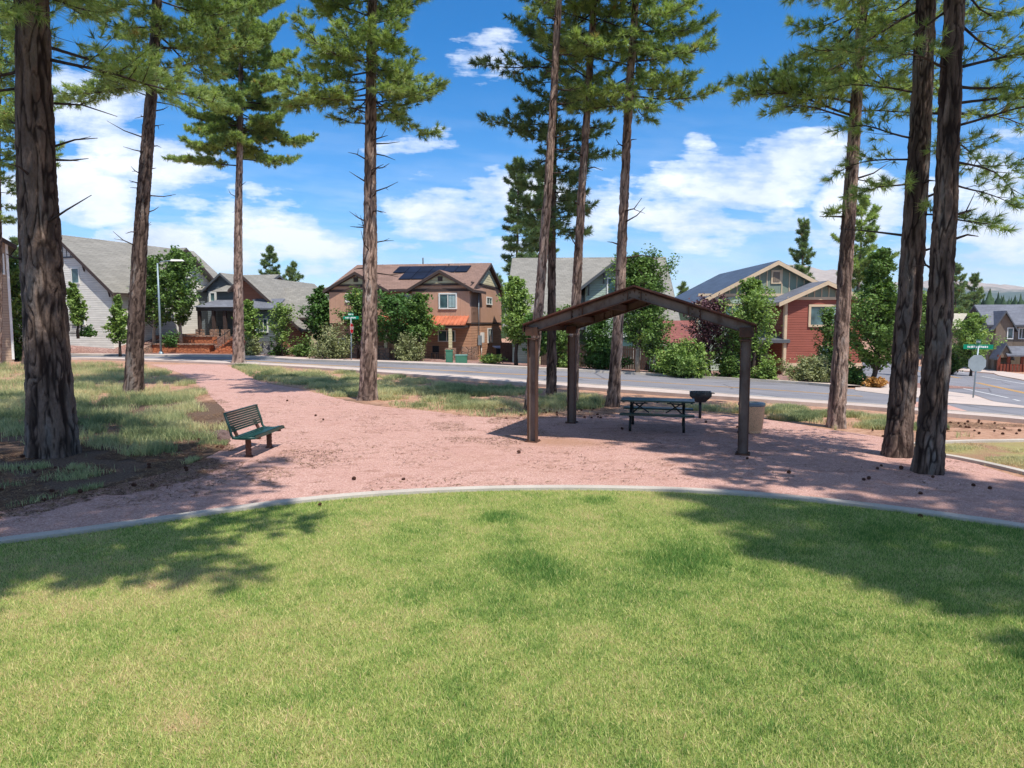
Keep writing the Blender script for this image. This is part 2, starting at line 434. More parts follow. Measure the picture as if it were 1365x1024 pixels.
def pine(label, group, base, lean=(0, 0), H=26, r0=.3, hb=10, R=3.2, nb=60, seed=1, nn=24, tuft=.2, wid=.009, vis=11,
         stubs=0, stub_h=(4, 10), nseg=40, fine=.07, bark_d=.03, flare=.35, extra=(), mat='needles', asym=None, dens=1.0, top_r=.25, cat='pine tree', curve=0.0, low_sparse=.0, dh=.17, dh2=.42, zv=None, sp=.125, bark_s=8.0, bark_m='bark'):
    rn = random.Random(seed)
    root = empty('pine_tree', base, 0, label, cat, group)
    w1, w2 = rn.uniform(0, 6), rn.uniform(0, 6)
    def cl(z):
        z = np.asarray(z, dtype=float)
        return (lean[0] * z + curve * z * z + .05 * np.sin(z * .35 + w1) - .05 * math.sin(w1), lean[1] * z + .05 * np.sin(z * .3 + w2) - .05 * math.sin(w2))
    def rad(z): return r0 * (1 - np.clip(np.asarray(z) / H, 0, 1) * .88)
    V, F, at = trunk_mesh(cl, rad, H, vis, seed, nseg, fine, bark_d, flare, bark_s)
    np_mesh('trunk', V, F, M[bark_m], root, True, at)
    bm = MB(); C = []; D = []
    def cp(z): x, y = cl(z); return Vector((float(x), float(y), z))
    def branch(h, az, L, el, up, dn=1.0, tuftmul=1.0):
        d = Vector((math.cos(az) * math.cos(el), math.sin(az) * math.cos(el), math.sin(el)))
        p = cp(h) + Vector((math.cos(az), math.sin(az), 0)) * float(rad(h)) * .6
        n = 7; pts = [p.copy()]; dirs = [d.copy()]
        for i in range(n):
            t = (i + 1) / n
            d = (d + Vector((rn.uniform(-.12, .12), rn.uniform(-.12, .12), up * (t - .35) * .5 + rn.uniform(-.07, .07)))).normalized()
            p = p + d * L / n; pts.append(p.copy()); dirs.append(d.copy())
        rb = max(.010, .008 * L + .010) * (1 if h < H * .8 else .7)
        bm.tube(pts, [rb * (1 - .8 * i / n) for i in range(n + 1)], 5)
        nt = max(4, int(L / .165 * dn)); side = rn.choice((-1, 1))
        for k in range(nt):
            s = .16 + .84 * (k + rn.random() * .6) / nt
            if s > 1: s = 1
            f = s * n; i = min(int(f), n - 1); q = pts[i].lerp(pts[i + 1], f - i); dd = dirs[i]
            side = -side
            ang = side * rn.uniform(.5, 1.15)
            td = Matrix.Rotation(ang, 3, 'Z') @ dd; td.z += rn.uniform(-.15, .4); td.normalize()
            tl = (.18 + .30 * L * (1.15 - s)) * rn.uniform(.5, 1.2) ; tl = min(tl, 1.4)
            e = q + td * tl; e.z += .06 * tl
            bm.tube([q, q.lerp(e, .5) + Vector((0, 0, -.03 * tl)), e], [rb * .35, rb * .25, rb * .12], 3, cap=False)
            m = max(2, int(tl / sp * tuftmul))
            for j in range(m):
                u = 1 - .85 * j / m
                off = Vector((rn.uniform(-1, 1), rn.uniform(-1, 1), rn.uniform(-.5, .8))) * (.13 + .10 * tl) * (0 if j == 0 else 1)
                C.append(q.lerp(e, u) + off); D.append((td * .8 + off.normalized() * .6 + Vector((rn.uniform(-.2, .2), rn.uniform(-.2, .2), rn.uniform(0, .5)))).normalized() if j else (td + Vector((0, 0, .25))).normalized())
        C.append(pts[-1]); D.append(dirs[-1])
        C.append(pts[-1] - dirs[-1] * .18); D.append(dirs[-1])
    ga = rn.uniform(0, 6)
    zv = 2.75 - base[2] + .44 * (base[1] + R) if zv is None else zv
    hs_ = []; h = hb
    while h < H - .4:
        hs_.append(h); h += (dh if h < zv else dh2) * rn.uniform(.6, 1.4)
    for h in hs_:
        t = (h - hb) / (H - .4 - hb)
        ga += 2.399 + rn.uniform(-.5, .5)
        prof = min(1.0, .62 + 1.6 * t) * (1 - t) ** .55 * (1 - top_r) + top_r * (1 - t * .4)
        L = R * prof * rn.uniform(.5, 1.15)
        if asym is not None: L *= 1 + asym[1] * math.cos(ga - asym[0])
        if t < .25 and rn.random() < low_sparse: continue
        el = math.radians(-14 + 56 * t + rn.uniform(-20, 24))
        branch(h, ga, max(L, .5), el, .9 - .3 * t, dens)
    for (h, azd, L, eld, up) in extra:
        branch(h, math.radians(azd), L, math.radians(eld), up, dens)
    C.append(cp(H)); D.append(Vector((0, 0, 1)))
    for s in range(stubs):                                         # dead snags
        h = stub_h[0] + (stub_h[1] - stub_h[0]) * (s + rn.random()) / stubs
        az = rn.uniform(0, 2 * PI); L = rn.uniform(.3, 1.35)
        d = Vector((math.cos(az), math.sin(az), rn.uniform(-.1, .55))).normalized()
        p = cp(h) + Vector((d.x, d.y, 0)) * float(rad(h)) * .8
        d2 = (d + Vector((rn.uniform(-.4, .4), rn.uniform(-.4, .4), rn.uniform(-.5, .5)))).normalized()
        bm.tube([p, p + d * L * .5, p + d * L * .5 + d2 * L * .5], [.028, .018, .007], 5)
        if rn.random() < .6:
            q = p + d * L * .45; d3 = (d + Vector((rn.uniform(-1, 1), rn.uniform(-1, 1), rn.uniform(-.6, .8)))).normalized()
            bm.tube([q, q + d3 * L * .35], [.013, .005], 4)
    bm.build('branches', M['branch'], root, recalc=False)['kind'] = 'stuff'
    C = np.array(C); D = np.array(D)
    V, F, var = needle_tufts(C, D, tuft, nn, wid, seed)
    np_mesh('crown', V, F, M[mat], root, False, {'var': var})
    return root

def leaves_mesh(Pc, size, seed, squash=.6, up=.5):
    r = np.random.default_rng(seed); n = len(Pc)
    N = r.normal(size=(n, 3)); N[:, 2] = np.abs(N[:, 2]) + up; N /= np.linalg.norm(N, axis=1, keepdims=True)
    A = np.cross(N, r.normal(size=(n, 3))); A /= np.linalg.norm(A, axis=1, keepdims=True); B = np.cross(N, A)
    s = size * r.uniform(.6, 1.25, (n, 1))
    V = np.stack([Pc + A * s, Pc + B * s * squash, Pc - A * s, Pc - B * s * squash], 1).reshape(-1, 3)
    F = np.arange(4 * n).reshape(-1, 4)
    return V, F
def broadleaf(label, base, H, R, seed, mat='leaf_green', leaf=.085, n=9000, trunk_h=.22, name='broadleaf_tree', cat='tree', group=None,
              upright=.5, shape='oval', r0=None, trunk='branch', clump=.32, cl_n=None, parent_kind=None):
    rn = random.Random(seed); r = np.random.default_rng(seed)
    root = empty(name, base, 0, label, cat, group)
    bm = MB(); r0 = r0 or H * .016 + .02
    tm = MB(); th = H * trunk_h
    bush = shape == 'bush'
    if not bush:
        pts = [Vector((0, 0, -.1)), Vector((rn.uniform(-.05, .05), rn.uniform(-.05, .05), th * .6)), Vector((rn.uniform(-.1, .1), rn.uniform(-.1, .1), th)), Vector((rn.uniform(-.2, .2), rn.uniform(-.2, .2), H * .6)), Vector((rn.uniform(-.25, .25), rn.uniform(-.25, .25), H * .92))]
        tm.tube(pts, [r0 * 1.3, r0, r0 * .9, r0 * .45, r0 * .1], 8); tm.build('trunk', M[trunk], root, recalc=False)
    def tp(z):
        if bush: return Vector((0, 0, z))
        for a, b in zip(pts, pts[1:]):
            if a.z <= z <= b.z: return a.lerp(b, (z - a.z) / (b.z - a.z))
        return pts[-1]
    nbr = cl_n or (46 if not bush else 38); CL = []
    az = rn.uniform(0, 6)
    for b in range(nbr):
        az += 2.399 + rn.uniform(-.4, .4)
        t = (b + rn.random()) / nbr
        if bush:
            el = math.radians(rn.uniform(12, 88)); p = Vector((rn.uniform(-.25, .25) * R, rn.uniform(-.25, .25) * R, 0))
            d = Vector((math.cos(az) * math.cos(el), math.sin(az) * math.cos(el), math.sin(el)))
            L = 1 / math.sqrt((math.cos(el) / R) ** 2 + (math.sin(el) / H) ** 2) * rn.uniform(.72, 1.02)
        else:
            h = th * .85 + (H * .93 - th * .85) * t ** 1.05
            tt = (h - th) / (H - th)
            if shape == 'oval': prof = math.sqrt(max(.02, 1 - (2 * max(tt, 0) - .8) ** 2 / 1.5))
            elif shape == 'cone': prof = (1.05 - tt) ** .8 * min(1, .55 + tt * 3)
            else: prof = min(1, .7 + tt) * (1.02 - tt ** 2.5)
            L = R * max(.18, prof) * rn.uniform(.55, 1.2) * (1 + upright * .35)
            el = math.radians(20 + 50 * upright + 25 * tt + rn.uniform(-12, 12))
            p = tp(h * .94); d = Vector((math.cos(az) * math.cos(el), math.sin(az) * math.cos(el), math.sin(el)))
            L = min(L, (H * 1.03 - h) / max(.2, d.z) + .25)
        q = [p.copy()]; nst = 5
        for i in range(nst):
            d = (d + Vector((rn.uniform(-.16, .16), rn.uniform(-.16, .16), rn.uniform(-.12, .1)))).normalized()
            p = p + d * L / nst; q.append(p.copy())
            if i >= 1 or bush and i >= 1: CL.append((p.copy(), L * (.24 + .06 * i), .6 + .1 * i))
            if i >= 1:
                for kk in range(2):
                    a2 = rn.uniform(0, 6.28); sd = (d + Vector((math.cos(a2), math.sin(a2), rn.uniform(-.2, .6))) * .9).normalized()
                    e = p + sd * L * rn.uniform(.15, .3)
                    bm.tube([p, e], [r0 * .12 + .003, .003], 3, cap=False); CL.append((e, L * .2, .8))
        bm.tube(q, [max(.008, r0 * .32 * (1 - .85 * i / nst)) for i in range(nst + 1)], 4, cap=False)
    bm.build('branches', M['branch'], root, recalc=False)['kind'] = 'stuff'
    c = np.array([list(x[0]) for x in CL]); w = np.array([x[1] for x in CL]) * clump / .32; cv = r.uniform(0, 1, len(CL))
    idx = r.integers(0, len(CL), n)
    Pn = c[idx] + np.clip(r.normal(size=(n, 3)), -1.5, 1.5) * (w[idx] * .42)[:, None] * np.array([1, 1, .8])
    zmin = .05 if bush else th * .55
    Pn = Pn[Pn[:, 2] > zmin]; idx = idx[:0] if False else r.integers(0, 1, 0)
    V, F = leaves_mesh(Pn, leaf, seed)
    var = np.repeat(np.clip(.55 * vnoise(Pn * 1.7 + seed) + .55 * r.random(len(Pn)) - .02, 0, 1), 4)
    np_mesh('crown' if not bush else 'foliage', V, F, M[mat], root, False, {'var': var})
    return root
# ------------------------------------------------------------------ ground
def ground_mat():
    m = Mat('ground', .95, .1); v = m.co(kind='World'); a = m.noise(.35, 5, .65, v); b = m.noise(4, 5, .7, v); c = m.noise(30, 4, .7, v)
    dirt = m.ramp(b, [(.3, s2l((138, 102, 84))), (.5, s2l((176, 136, 112))), (.72, s2l((196, 160, 136)))])
    litter = m.ramp(c, [(.3, s2l((58, 42, 38))), (.52, s2l((104, 84, 72))), (.75, s2l((150, 128, 104)))])
    lm = m.attr('litter')
    f = m.math('ADD', lm, m.math('SUBTRACT', a, .5), clamp=True)
    base = m.mix(m.ramp(f, [(.35, 0), (.65, 1)]), dirt, litter)
    m.color(m.mix(.5, base, m.mix(1, base, m.ramp(c, [(.3, .55), (.7, 1.35)]), 'MULTIPLY')))
    m.bump(m.math('ADD', c, m.math('MULTIPLY', b, 2)), .7, .03); return m.m
def gravel_mat():
    m = Mat('pink_gravel', .95, .1); v = m.co(kind='World')
    g = m.vor(62, v, 'F1', 'Color'); e = m.vor(62, v); a = m.noise(.45, 5, .65, v); b = m.noise(3.2, 5, .7, v)
    base = m.ramp(m.sep(g)[0], [(0, s2l((164, 124, 112))), (.4, s2l((194, 152, 140))), (.8, s2l((206, 166, 153))), (1, s2l((222, 190, 176)))])
    base = m.mix(m.ramp(a, [(.35, .0), (.7, .45)]), base, s2l((186, 142, 130)))
    base = m.mix(m.ramp(b, [(.54, 0), (.72, .6)]), base, s2l((146, 106, 90)))
    b2 = m.noise(1.1, 6, .7, m.co((1, 2.2, 1), kind='World')); base = m.mix(m.ramp(b2, [(.55, 0), (.68, .6)]), base, s2l((156, 114, 98))); fl = m.noise(24, 3, .7, v); base = m.mix(m.ramp(fl, [(.66, 0), (.7, .8)]), base, s2l((92, 66, 58)))
    lm = m.attr('sand'); base = m.mix(m.math('MULTIPLY', lm, .8), base, s2l((168, 128, 104)))
    m.color(base); m.bump(m.math('ADD', m.math('MULTIPLY', e, 1), m.math('MULTIPLY', b, 3)), .7, .02); return m.m
def lawn_mat():
    m = Mat('lawn', .9, .1); v = m.co(kind='World'); d = m.attr('dry'); f = m.noise(55, 3, .7, v)
    base = m.ramp(d, [(0, s2l((78, 112, 54))), (.45, s2l((140, 152, 82))), (.75, s2l((166, 158, 104))), (1, s2l((166, 128, 104)))])
    m.color(m.mix(1, base, m.ramp(f, [(.3, .55), (.7, 1.15)]), 'MULTIPLY')); m.bump(f, .8, .02); return m.m
def blade_mat(name, a, b, c, dd):
    m = Mat(name, .6, .2); d = m.attr('dry')
    col = m.ramp(d, [(0, s2l(a)), (.4, s2l(b)), (.7, s2l(c)), (1, s2l(dd))])
    m.color(col); m.translucent(col, .35); return m.m
def asphalt_mat():
    m = Mat('asphalt', .85, .25); v = m.co(kind='World'); a = m.noise(.3, 5, .6, v); b = m.noise(60, 2, .6, v)
    base = m.ramp(a, [(.3, s2l((118, 116, 120))), (.7, s2l((138, 135, 138)))])
    ck = m.vor(.22, m.mix(.12, v, m.noise(1.5, 3, .6, v, out=1)), 'DISTANCE_TO_EDGE'); base = m.mix(m.ramp(ck, [(.004, .55), (.012, 0)]), base, s2l((70, 68, 70)))
    st_ = m.noise(.9, 4, .7, m.co((1, .35, 1), kind='World')); base = m.mix(m.ramp(st_, [(.6, 0), (.75, .3)]), base, s2l((96, 92, 94)))
    m.color(m.mix(1, base, m.ramp(b, [(.3, .8), (.7, 1.15)]), 'MULTIPLY')); m.bump(b, .3, .005); return m.m
def yard_mat():
    m = Mat('yard_gravel', .95, .1); v = m.co(kind='World'); g = m.vor(14, v, 'F1', 'Color'); a = m.noise(.5, 5, .6, v)
    base = m.ramp(m.sep(g)[0], [(0, s2l((104, 78, 74))), (.5, s2l((146, 116, 108))), (1, s2l((178, 150, 140)))])
    m.color(m.mix(m.ramp(a, [(.4, 0), (.7, .6)]), base, s2l((126, 90, 74)))); m.bump(m.vor(14, v), .5, .03); return m.m

# --- base ground: grid aligned with the fold direction q so that folds are exact
qd = Vector((.9, .44)); ql = qd.length; qn = qd / ql; pn = Vector((-qn.y, qn.x))
def ground():
    qs = [-6000, -2500, -900, -400, -200, -120, -80] + list(np.arange(-60, 18, 1.0)) + [18 / 1.0] + list(np.arange(19, 75, 1.0)) + [75, 78, 84, 95, 115, 150, 220, 400, 900, 2500, 6000]
    ps = [-6000, -2500, -900, -400, -200, -120, -80] + list(np.arange(-60, 90, 1.0)) + [90, 110, 150, 220, 400, 900, 2500, 6000]
    qs = np.array(sorted(set(float(a) for a in qs))); ps = np.array(sorted(set(float(a) for a in ps)))
    Q, Pp = np.meshgrid(qs / ql, ps, indexing='ij')        # qs are values of q = .9x+.44y
    X = Q * qn.x + Pp * pn.x; Y = Q * qn.y + Pp * pn.y
    Z = -.045 * np.clip(.9 * X + .44 * Y - 18, 0, 57)
    V = np.stack([X.ravel(), Y.ravel(), Z.ravel()], 1)
    n1, n2 = Q.shape; i = np.arange(n1 - 1)[:, None] * n2; j = np.arange(n2 - 1)[None]
    F = np.stack([i + j, i + n2 + j, i + n2 + j + 1, i + j + 1], 2).reshape(-1, 4)
    x, y = V[:, 0], V[:, 1]
    lit = sstep(-3, -6, x) * sstep(30, 20, y) + .55 * sstep(26, 22, y) * sstep(5, 9, x) * 0
    o = np_mesh('ground', V, F, ground_mat(), None, False, {'litter': lit})
    return tag(o, 'reddish dirt ground with patches of dark needle litter', 'ground', None, 'structure')
ground()

def sheet(name, poly, mat, dz, step=.5, attrs=None, jag=0, label=None, cat=None, kind='structure'):
    """draped sheet: polygon outline densified, filled by clipping to a grid with bmesh"""
    import bmesh
    pts = []; n = len(poly)
    rr = random.Random(len(poly) * 13 + int(dz * 1e4))
    for i in range(n):
        a = Vector((poly[i][0], poly[i][1])); b = Vector((poly[(i + 1) % n][0], poly[(i + 1) % n][1]))
        k = max(1, int((b - a).length / (.25 if jag else step * 2)))
        for t in range(k):
            p = a.lerp(b, t / k)
            if jag and t: p = p + Vector((rr.uniform(-jag, jag), rr.uniform(-jag, jag)))
            pts.append(p)
    bm = bmesh.new(); vs = [bm.verts.new((p.x, p.y, 0)) for p in pts]
    f = bm.faces.new(vs); bmesh.ops.triangulate(bm, faces=[f])
    x0 = min(p.x for p in pts); x1 = max(p.x for p in pts); y0 = min(p.y for p in pts); y1 = max(p.y for p in pts)
    for x in np.arange(math.ceil(x0 / step) * step, x1, step):
        bmesh.ops.bisect_plane(bm, geom=bm.verts[:] + bm.edges[:] + bm.faces[:], plane_co=(x, 0, 0), plane_no=(1, 0, 0), dist=1e-5)
    for y in np.arange(math.ceil(y0 / step) * step, y1, step):
        bmesh.ops.bisect_plane(bm, geom=bm.verts[:] + bm.edges[:] + bm.faces[:], plane_co=(0, y, 0), plane_no=(0, 1, 0), dist=1e-5)
    for q in (18, 75):
        bmesh.ops.bisect_plane(bm, geom=bm.verts[:] + bm.edges[:] + bm.faces[:], plane_co=(q / .9, 0, 0), plane_no=(.9, .44, 0), dist=1e-5)
    for v in bm.verts: v.co.z = terrain(v.co.x, v.co.y) + dz
    bmesh.ops.recalc_face_normals(bm, faces=bm.faces)
    if bm.faces and sum(f.normal.z for f in bm.faces) < 0: bmesh.ops.reverse_faces(bm, faces=bm.faces)
    me = bpy.data.meshes.new(name); bm.to_mesh(me); bm.free(); me.materials.append(mat)
    if attrs:
        co = np.empty(len(me.vertices) * 3, dtype=np.float32); me.vertices.foreach_get('co', co); co = co.reshape(-1, 3)
        for an, fn in attrs.items():
            a = me.attributes.new(an, 'FLOAT', 'POINT'); a.data.foreach_set('value', np.asarray(fn(co[:, 0], co[:, 1]), dtype=np.float32))
    o = link(bpy.data.objects.new(name, me)); return tag(o, label, cat, None, kind)
def gp(lst): return [G(a, b) for a, b in lst]

# --- lawn edge (concrete mow curb)
edge_px = [(-260, 762), (-120, 741), (0, 724), (100, 711), (200, 697), (300, 682.5), (400, 669.5), (500, 660.5), (600, 655), (700, 652.5), (800, 652.5), (900, 655), (1000, 661), (1100, 670), (1200, 681.5), (1300, 695), (1365, 705), (1500, 728), (1700, 770)]
edge = catmull(gp(edge_px), 6)
def offset(line, d):
    out = []
    for i, p in enumerate(line):
        t = (line[min(i + 1, len(line) - 1)] - line[max(i - 1, 0)]); t.z = 0; t.normalize()
        out.append(p + Vector((-t.y, t.x, 0)) * d)
    return out
def strip(name, line, w, z0, z1, mat, label, cat, kind='structure', follow=True):
    a = offset(line, -w / 2); b = offset(line, w / 2); mb = MB(); vs = []; fs = []
    for p, q in zip(a, b):
        tp = terrain(p.x, p.y) if follow else 0; tq = terrain(q.x, q.y) if follow else 0
        vs += [(p.x, p.y, tp + z0), (p.x, p.y, tp + z1), (q.x, q.y, tq + z1), (q.x, q.y, tq + z0)]
    for i in range(len(a) - 1):
        k = i * 4
        for j in range(3): fs.append((k + j, k + j + 1, k + j + 5, k + j + 4))
    mb.add(vs, fs); mb.sm = [False] * len(mb.f)
    return tag(mb.build(name, mat), label, cat, None, kind)
strip('lawn_curb', edge, .2, -.05, .05, M['concrete'], 'pale concrete mowing curb curving along the lawn', 'curb')

lawn_poly = [(p.x, p.y) for p in edge] + [(16, 2), (16, -6), (-16, -6), (-16, 2)]
dark_spots = [(G(715, 757), .38, .5), (G(905, 748), .55, .35), (G(800, 668), .3, .5), (G(665, 691), .25, .5), (G(690, 725), .5, .14), (G(350, 790), .45, .22), (G(1190, 715), .6, .2), (G(560, 715), .5, .1)]
def dryness(x, y):
    p = np.stack([x, y, np.zeros_like(x)], 1)
    a = fbm(p * .55 + 3, 4); b = fbm(p * 2.6 + 11, 4); c = fbm(p * 9 + 5, 2)
    d = .42 + (a - .5) * .36 + (b - .5) * .46 + (c - .5) * .42
    d = d - .02 + .14 * sstep(.5, -3.5, x) * sstep(12.5, 7, y) - .08 * sstep(1, 5, x)
    d = d + .12 * sstep(9.5, 12, y)
    for s, r, k in dark_spots: d = d - k * np.exp(-((x - s.x) ** 2 + ((y - s.y) * 1.0) ** 2) / r ** 2)
    s = G(240, 968); d = d + .8 * np.exp(-(((x - s.x) / .22) ** 2 + ((y - s.y) / .1) ** 2))
    return np.clip(d, 0, 1)
sheet('lawn', lawn_poly, lawn_mat(), .004, .25, {'dry': dryness}, label='green lawn with straw coloured patches', cat='lawn')
def dens_pts(n, poly, x0, x1, y0, y1, power=1.4, seed=1):
    r = np.random.default_rng(seed); out = []; got = 0
    while got < n:
        k = n * 2
        u = r.random(k); y = (u * (y1 ** (2 - power - .0) - y0 ** (2 - power)) + y0 ** (2 - power)) ** (1 / (2 - power)) if power != 2 else y0 * (y1 / y0) ** u
        x = r.uniform(-.80, .80, k) * y
        m = inpoly(x, y, poly) & (x > x0) & (x < x1); out.append(np.stack([x[m], y[m]], 1)); got += m.sum()
    return np.concatenate(out)[:n]
def blades(name, XY, hgt, wid, lean, dry, mat, seed, label, cat, seg=1, z0=0):
    r = np.random.default_rng(seed); n = len(XY); x, y = XY[:, 0], XY[:, 1]
    q = .9 * x + .44 * y; z = -.045 * np.clip(q - 18, 0, 57) + z0
    az = r.uniform(0, 2 * PI, n); la = r.uniform(0, 2 * PI, n); ln = np.abs(r.normal(0, lean, n))
    h = hgt * r.uniform(.5, 1.25, n); w = wid * r.uniform(.7, 1.3, n)
    sx, sy = np.cos(az) * w / 2, np.sin(az) * w / 2
    b = np.stack([x, y, z], 1); s = np.stack([sx, sy, np.zeros(n)], 1)
    tip = b + np.stack([np.cos(la) * ln * h, np.sin(la) * ln * h, h], 1)
    if seg == 1:
        V = np.stack([b - s, b + s, tip], 1).reshape(-1, 3); F = np.arange(3 * n).reshape(-1, 3); dv = np.repeat(dry, 3)
    else:
        mid = b + np.stack([np.cos(la) * ln * h * .35, np.sin(la) * ln * h * .35, h * .6], 1)
        V = np.stack([b - s, b + s, mid - s * .8, mid + s * .8, tip], 1).reshape(-1, 3); i = np.arange(n)[:, None] * 5
        F = np.concatenate([i + np.array([[0, 1, 3]]), i + np.array([[0, 3, 2]]), i + np.array([[2, 3, 4]])]); dv = np.repeat(dry, 5)
    o = np_mesh(name, V, F, mat, None, False, {'dry': dv}); return tag(o, label, cat, None, 'stuff')
lawn_vis = [(p.x, p.y) for p in offset(edge, -.09)] + [(16, 2), (16, 1), (-16, 1), (-16, 2)]
XY = dens_pts(560000, lawn_vis, -12, 12, 4.0, 12.6, 1.25, 5)
dr = dryness(XY[:, 0], XY[:, 1]); keep = np.random.default_rng(2).random(len(XY)) > dr * .55
XY = XY[keep]; dr = dr[keep]
rr_ = np.random.default_rng(9); dv = np.clip(dr + rr_.normal(0, .27, len(dr)), 0, 1)
hh = .033 + .03 * np.clip(.35 - dr, 0, .35) / .35
blades('lawn_grass', XY, hh, .0062, .75, dv, blade_mat('lawn_blades', (98, 138, 66), (176, 194, 104), (220, 212, 146), (218, 188, 148)), 3, 'short green and straw coloured mown grass blades', 'grass', 1, .004)

# --- gravel area
gl = [(300, 486), (318, 494), (345, 508), (400, 519), (480, 538), (560, 547), (640, 556), (700, 556), (800, 553), (900, 551), (1000, 556), (1100, 572), (1180, 584), (1260, 606), (1365, 638), (1500, 672)]
gleft = [(200, 486), (238, 497), (262, 512), (282, 530), (300, 548), (308, 575), (300, 596), (262, 616), (215, 632), (150, 648), (80, 664), (0, 682), (-120, 700), (-260, 724)]
gravel_poly = [(p.x, p.y) for p in catmull(gp(gl), 4)] + [(p.x, p.y) for p in reversed(offset(edge, .06))] + [(p.x, p.y) for p in reversed(catmull(gp(gleft), 4))]
def sandf(x, y):
    s = G(752, 590); n = fbm(np.stack([x * 2, y * 2, x * 0], 1), 3)
    return np.clip(1.5 * np.exp(-(((x - s.x) / .95) ** 2 + ((y - s.y) / .55) ** 2)) + (n - .5) * .8, 0, 1) * (np.abs(x - s.x) < 2.2)
sheet('gravel_path', gravel_poly, gravel_mat(), .006, .5, {'sand': sandf}, jag=.07, label='pink crushed gravel path and picnic area', cat='path')

# --- main street
near_px = [(-420, 470.2), (-200, 474.5), (0, 479.5), (120, 480), (200, 482.5), (270, 485), (400, 491.5), (505, 499), (600, 506), (700, 514.5), (860, 526), (1000, 536), (1130, 545), (1260, 556), (1365, 565), (1600, 588)]
far_px = [(-420, 464.5), (-200, 469), (0, 473), (200, 475.5), (310, 476.5), (400, 481.5), (505, 485), (600, 488.8), (700, 492.5), (860, 500.5), (1040, 511), (1130, 518.5), (1225, 530), (1261, 535), (1365, 542), (1600, 560)]
near = catmull(gp(near_px), 6); far = catmull(gp(far_px), 6)
near_in = offset(near, 1.35)          # inner edge of the near pavement
road_poly = [(p.x, p.y) for p in near_in] + [(p.x, p.y) for p in reversed(far)]
ASPH = asphalt_mat()
sheet('main_street', road_poly, ASPH, .014, 1.0, label='grey asphalt main street running across the view', cat='road')
strip('near_pavement', offset(near, .62), 1.24, -.05, .13, M['concrete_walk'], 'pale concrete pavement on the park side of the street', 'pavement')
strip('near_kerb', offset(near, 1.32), .15, -.05, .145, M['concrete'], 'concrete kerb on the park side of the street', 'kerb')
i0 = next(i for i, p in enumerate(far) if (p - G(1185, 524)).length < 2.5)
farA = far[:i0]
strip('far_kerb', offset(farA, .08), .16, -.05, .145, M['concrete'], 'concrete kerb along the house side of the street', 'kerb')
strip('far_pavement', offset(farA, .95), 1.6, -.05, .13, M['concrete_walk'], 'pale concrete pavement in front of the houses', 'pavement')
def cline(f, i0=0, i1=None):
    k = min(len(near_in), len(far)); L = [near_in[i].lerp(far[min(int(i * len(far) / len(near_in)), len(far) - 1)], f) for i in range(len(near_in))]
    return L[i0:i1]
yel = simple('yellow_paint', (214, 158, 66), .7, .12, 3); whi = simple('white_paint', (214, 212, 208), .7, .08, 3)
def paint(name, line, w, mat, label, dz=.019):
    a = offset(line, -w / 2); b = offset(line, w / 2); mb = MB(); vs = []
    for p, q in zip(a, b): vs += [(p.x, p.y, terrain(p.x, p.y) + dz), (q.x, q.y, terrain(q.x, q.y) + dz)]
    mb.add(vs, [(2 * i, 2 * i + 2, 2 * i + 3, 2 * i + 1) for i in range(len(a) - 1)])
    return tag(mb.build(name, mat), label, 'road marking', None, 'structure')
mid = catmull([G(a, b) for a, b in ((-200, 471.6), (0, 475.8), (200, 478.4), (310, 480), (400, 485.6), (505, 490), (600, 494.6), (700, 500), (860, 509.5), (1040, 521), (1150, 529))], 6)
paint('centre_line', offset(mid, .11), .1, yel, 'faded yellow double centre line of the main street')
paint('centre_line', offset(mid, -.11), .1, yel, 'faded yellow double centre line of the main street')
wl = catmull([G(a, b) for a, b in ((505, 495.5), (600, 500.5), (700, 507), (860, 517.5), (1000, 527.5), (1130, 537.5), (1180, 541))], 6)
paint('edge_line', wl, .1, whi, 'white edge line on the park side of the main street')
# --- side road to the right
side_px = [(1150, 477), (1200, 484.5), (1261, 493.5), (1324, 498.5), (1365, 508), (1450, 521), (1700, 560), (1700, 580), (1500, 553), (1365, 541.5), (1325, 535.5), (1300, 527), (1261, 521.5), (1205, 513), (1150, 500)]
sheet('side_road', [(p.x, p.y) for p in gp(side_px)], ASPH, .010, 1.0, label='grey asphalt side road joining from the right', cat='road')
def seg(a, b, n=10): 
    A, B = G(*a), G(*b); return [A.lerp(B, i / n) for i in range(n + 1)]
for k, (a, b) in enumerate((((1302, 510.5), (1420, 536)), ((1213, 492), (1280, 504.5)))):
    L = seg(a, b)
    paint('turn_lane_line', offset(L, .12), .13, yel, 'yellow centre line of the side road'); paint('turn_lane_line', offset(L, -.12), .13, yel, 'yellow centre line of the side road')
for k, (a, b) in enumerate((((1308, 502), (1420, 522)), ((1271, 515.5), (1344, 531)), ((1215, 483.5), (1300, 499.5)), ((1351, 533), (1359, 535)))):
    paint('lane_line', seg(a, b), .13, whi, 'white lane line on the side road')
isl = sheet('corner_pavement', [(p.x, p.y) for p in gp([(1140, 507), (1200, 515), (1261, 522), (1298, 527.5), (1323, 536), (1365, 542), (1500, 553), (1500, 556), (1365, 545), (1261, 538), (1225, 531), (1180, 526), (1140, 521)])], M['concrete_walk'], .03, 1.0, label='pale concrete corner pavement between the two roads', cat='pavement')
sheet('kerb_ramp', [(p.x, p.y) for p in gp([(1190, 537.5), (1230, 537), (1256, 538.8), (1289, 549.5), (1255, 551.5), (1190, 547)])], M['concrete_pink'], .04, 1.0, label='pinkish kerb ramp at the near corner of the street', cat='kerb ramp')
sheet('far_side_pavement', [(p.x, p.y) for p in gp([(1238, 489.5), (1290, 490.5), (1324, 494), (1365, 499.5), (1500, 517), (1500, 526), (1365, 507.5), (1324, 498), (1261, 493)])], M['concrete_walk'], .05, 1.0, label='pale pavement beyond the side road', cat='pavement')
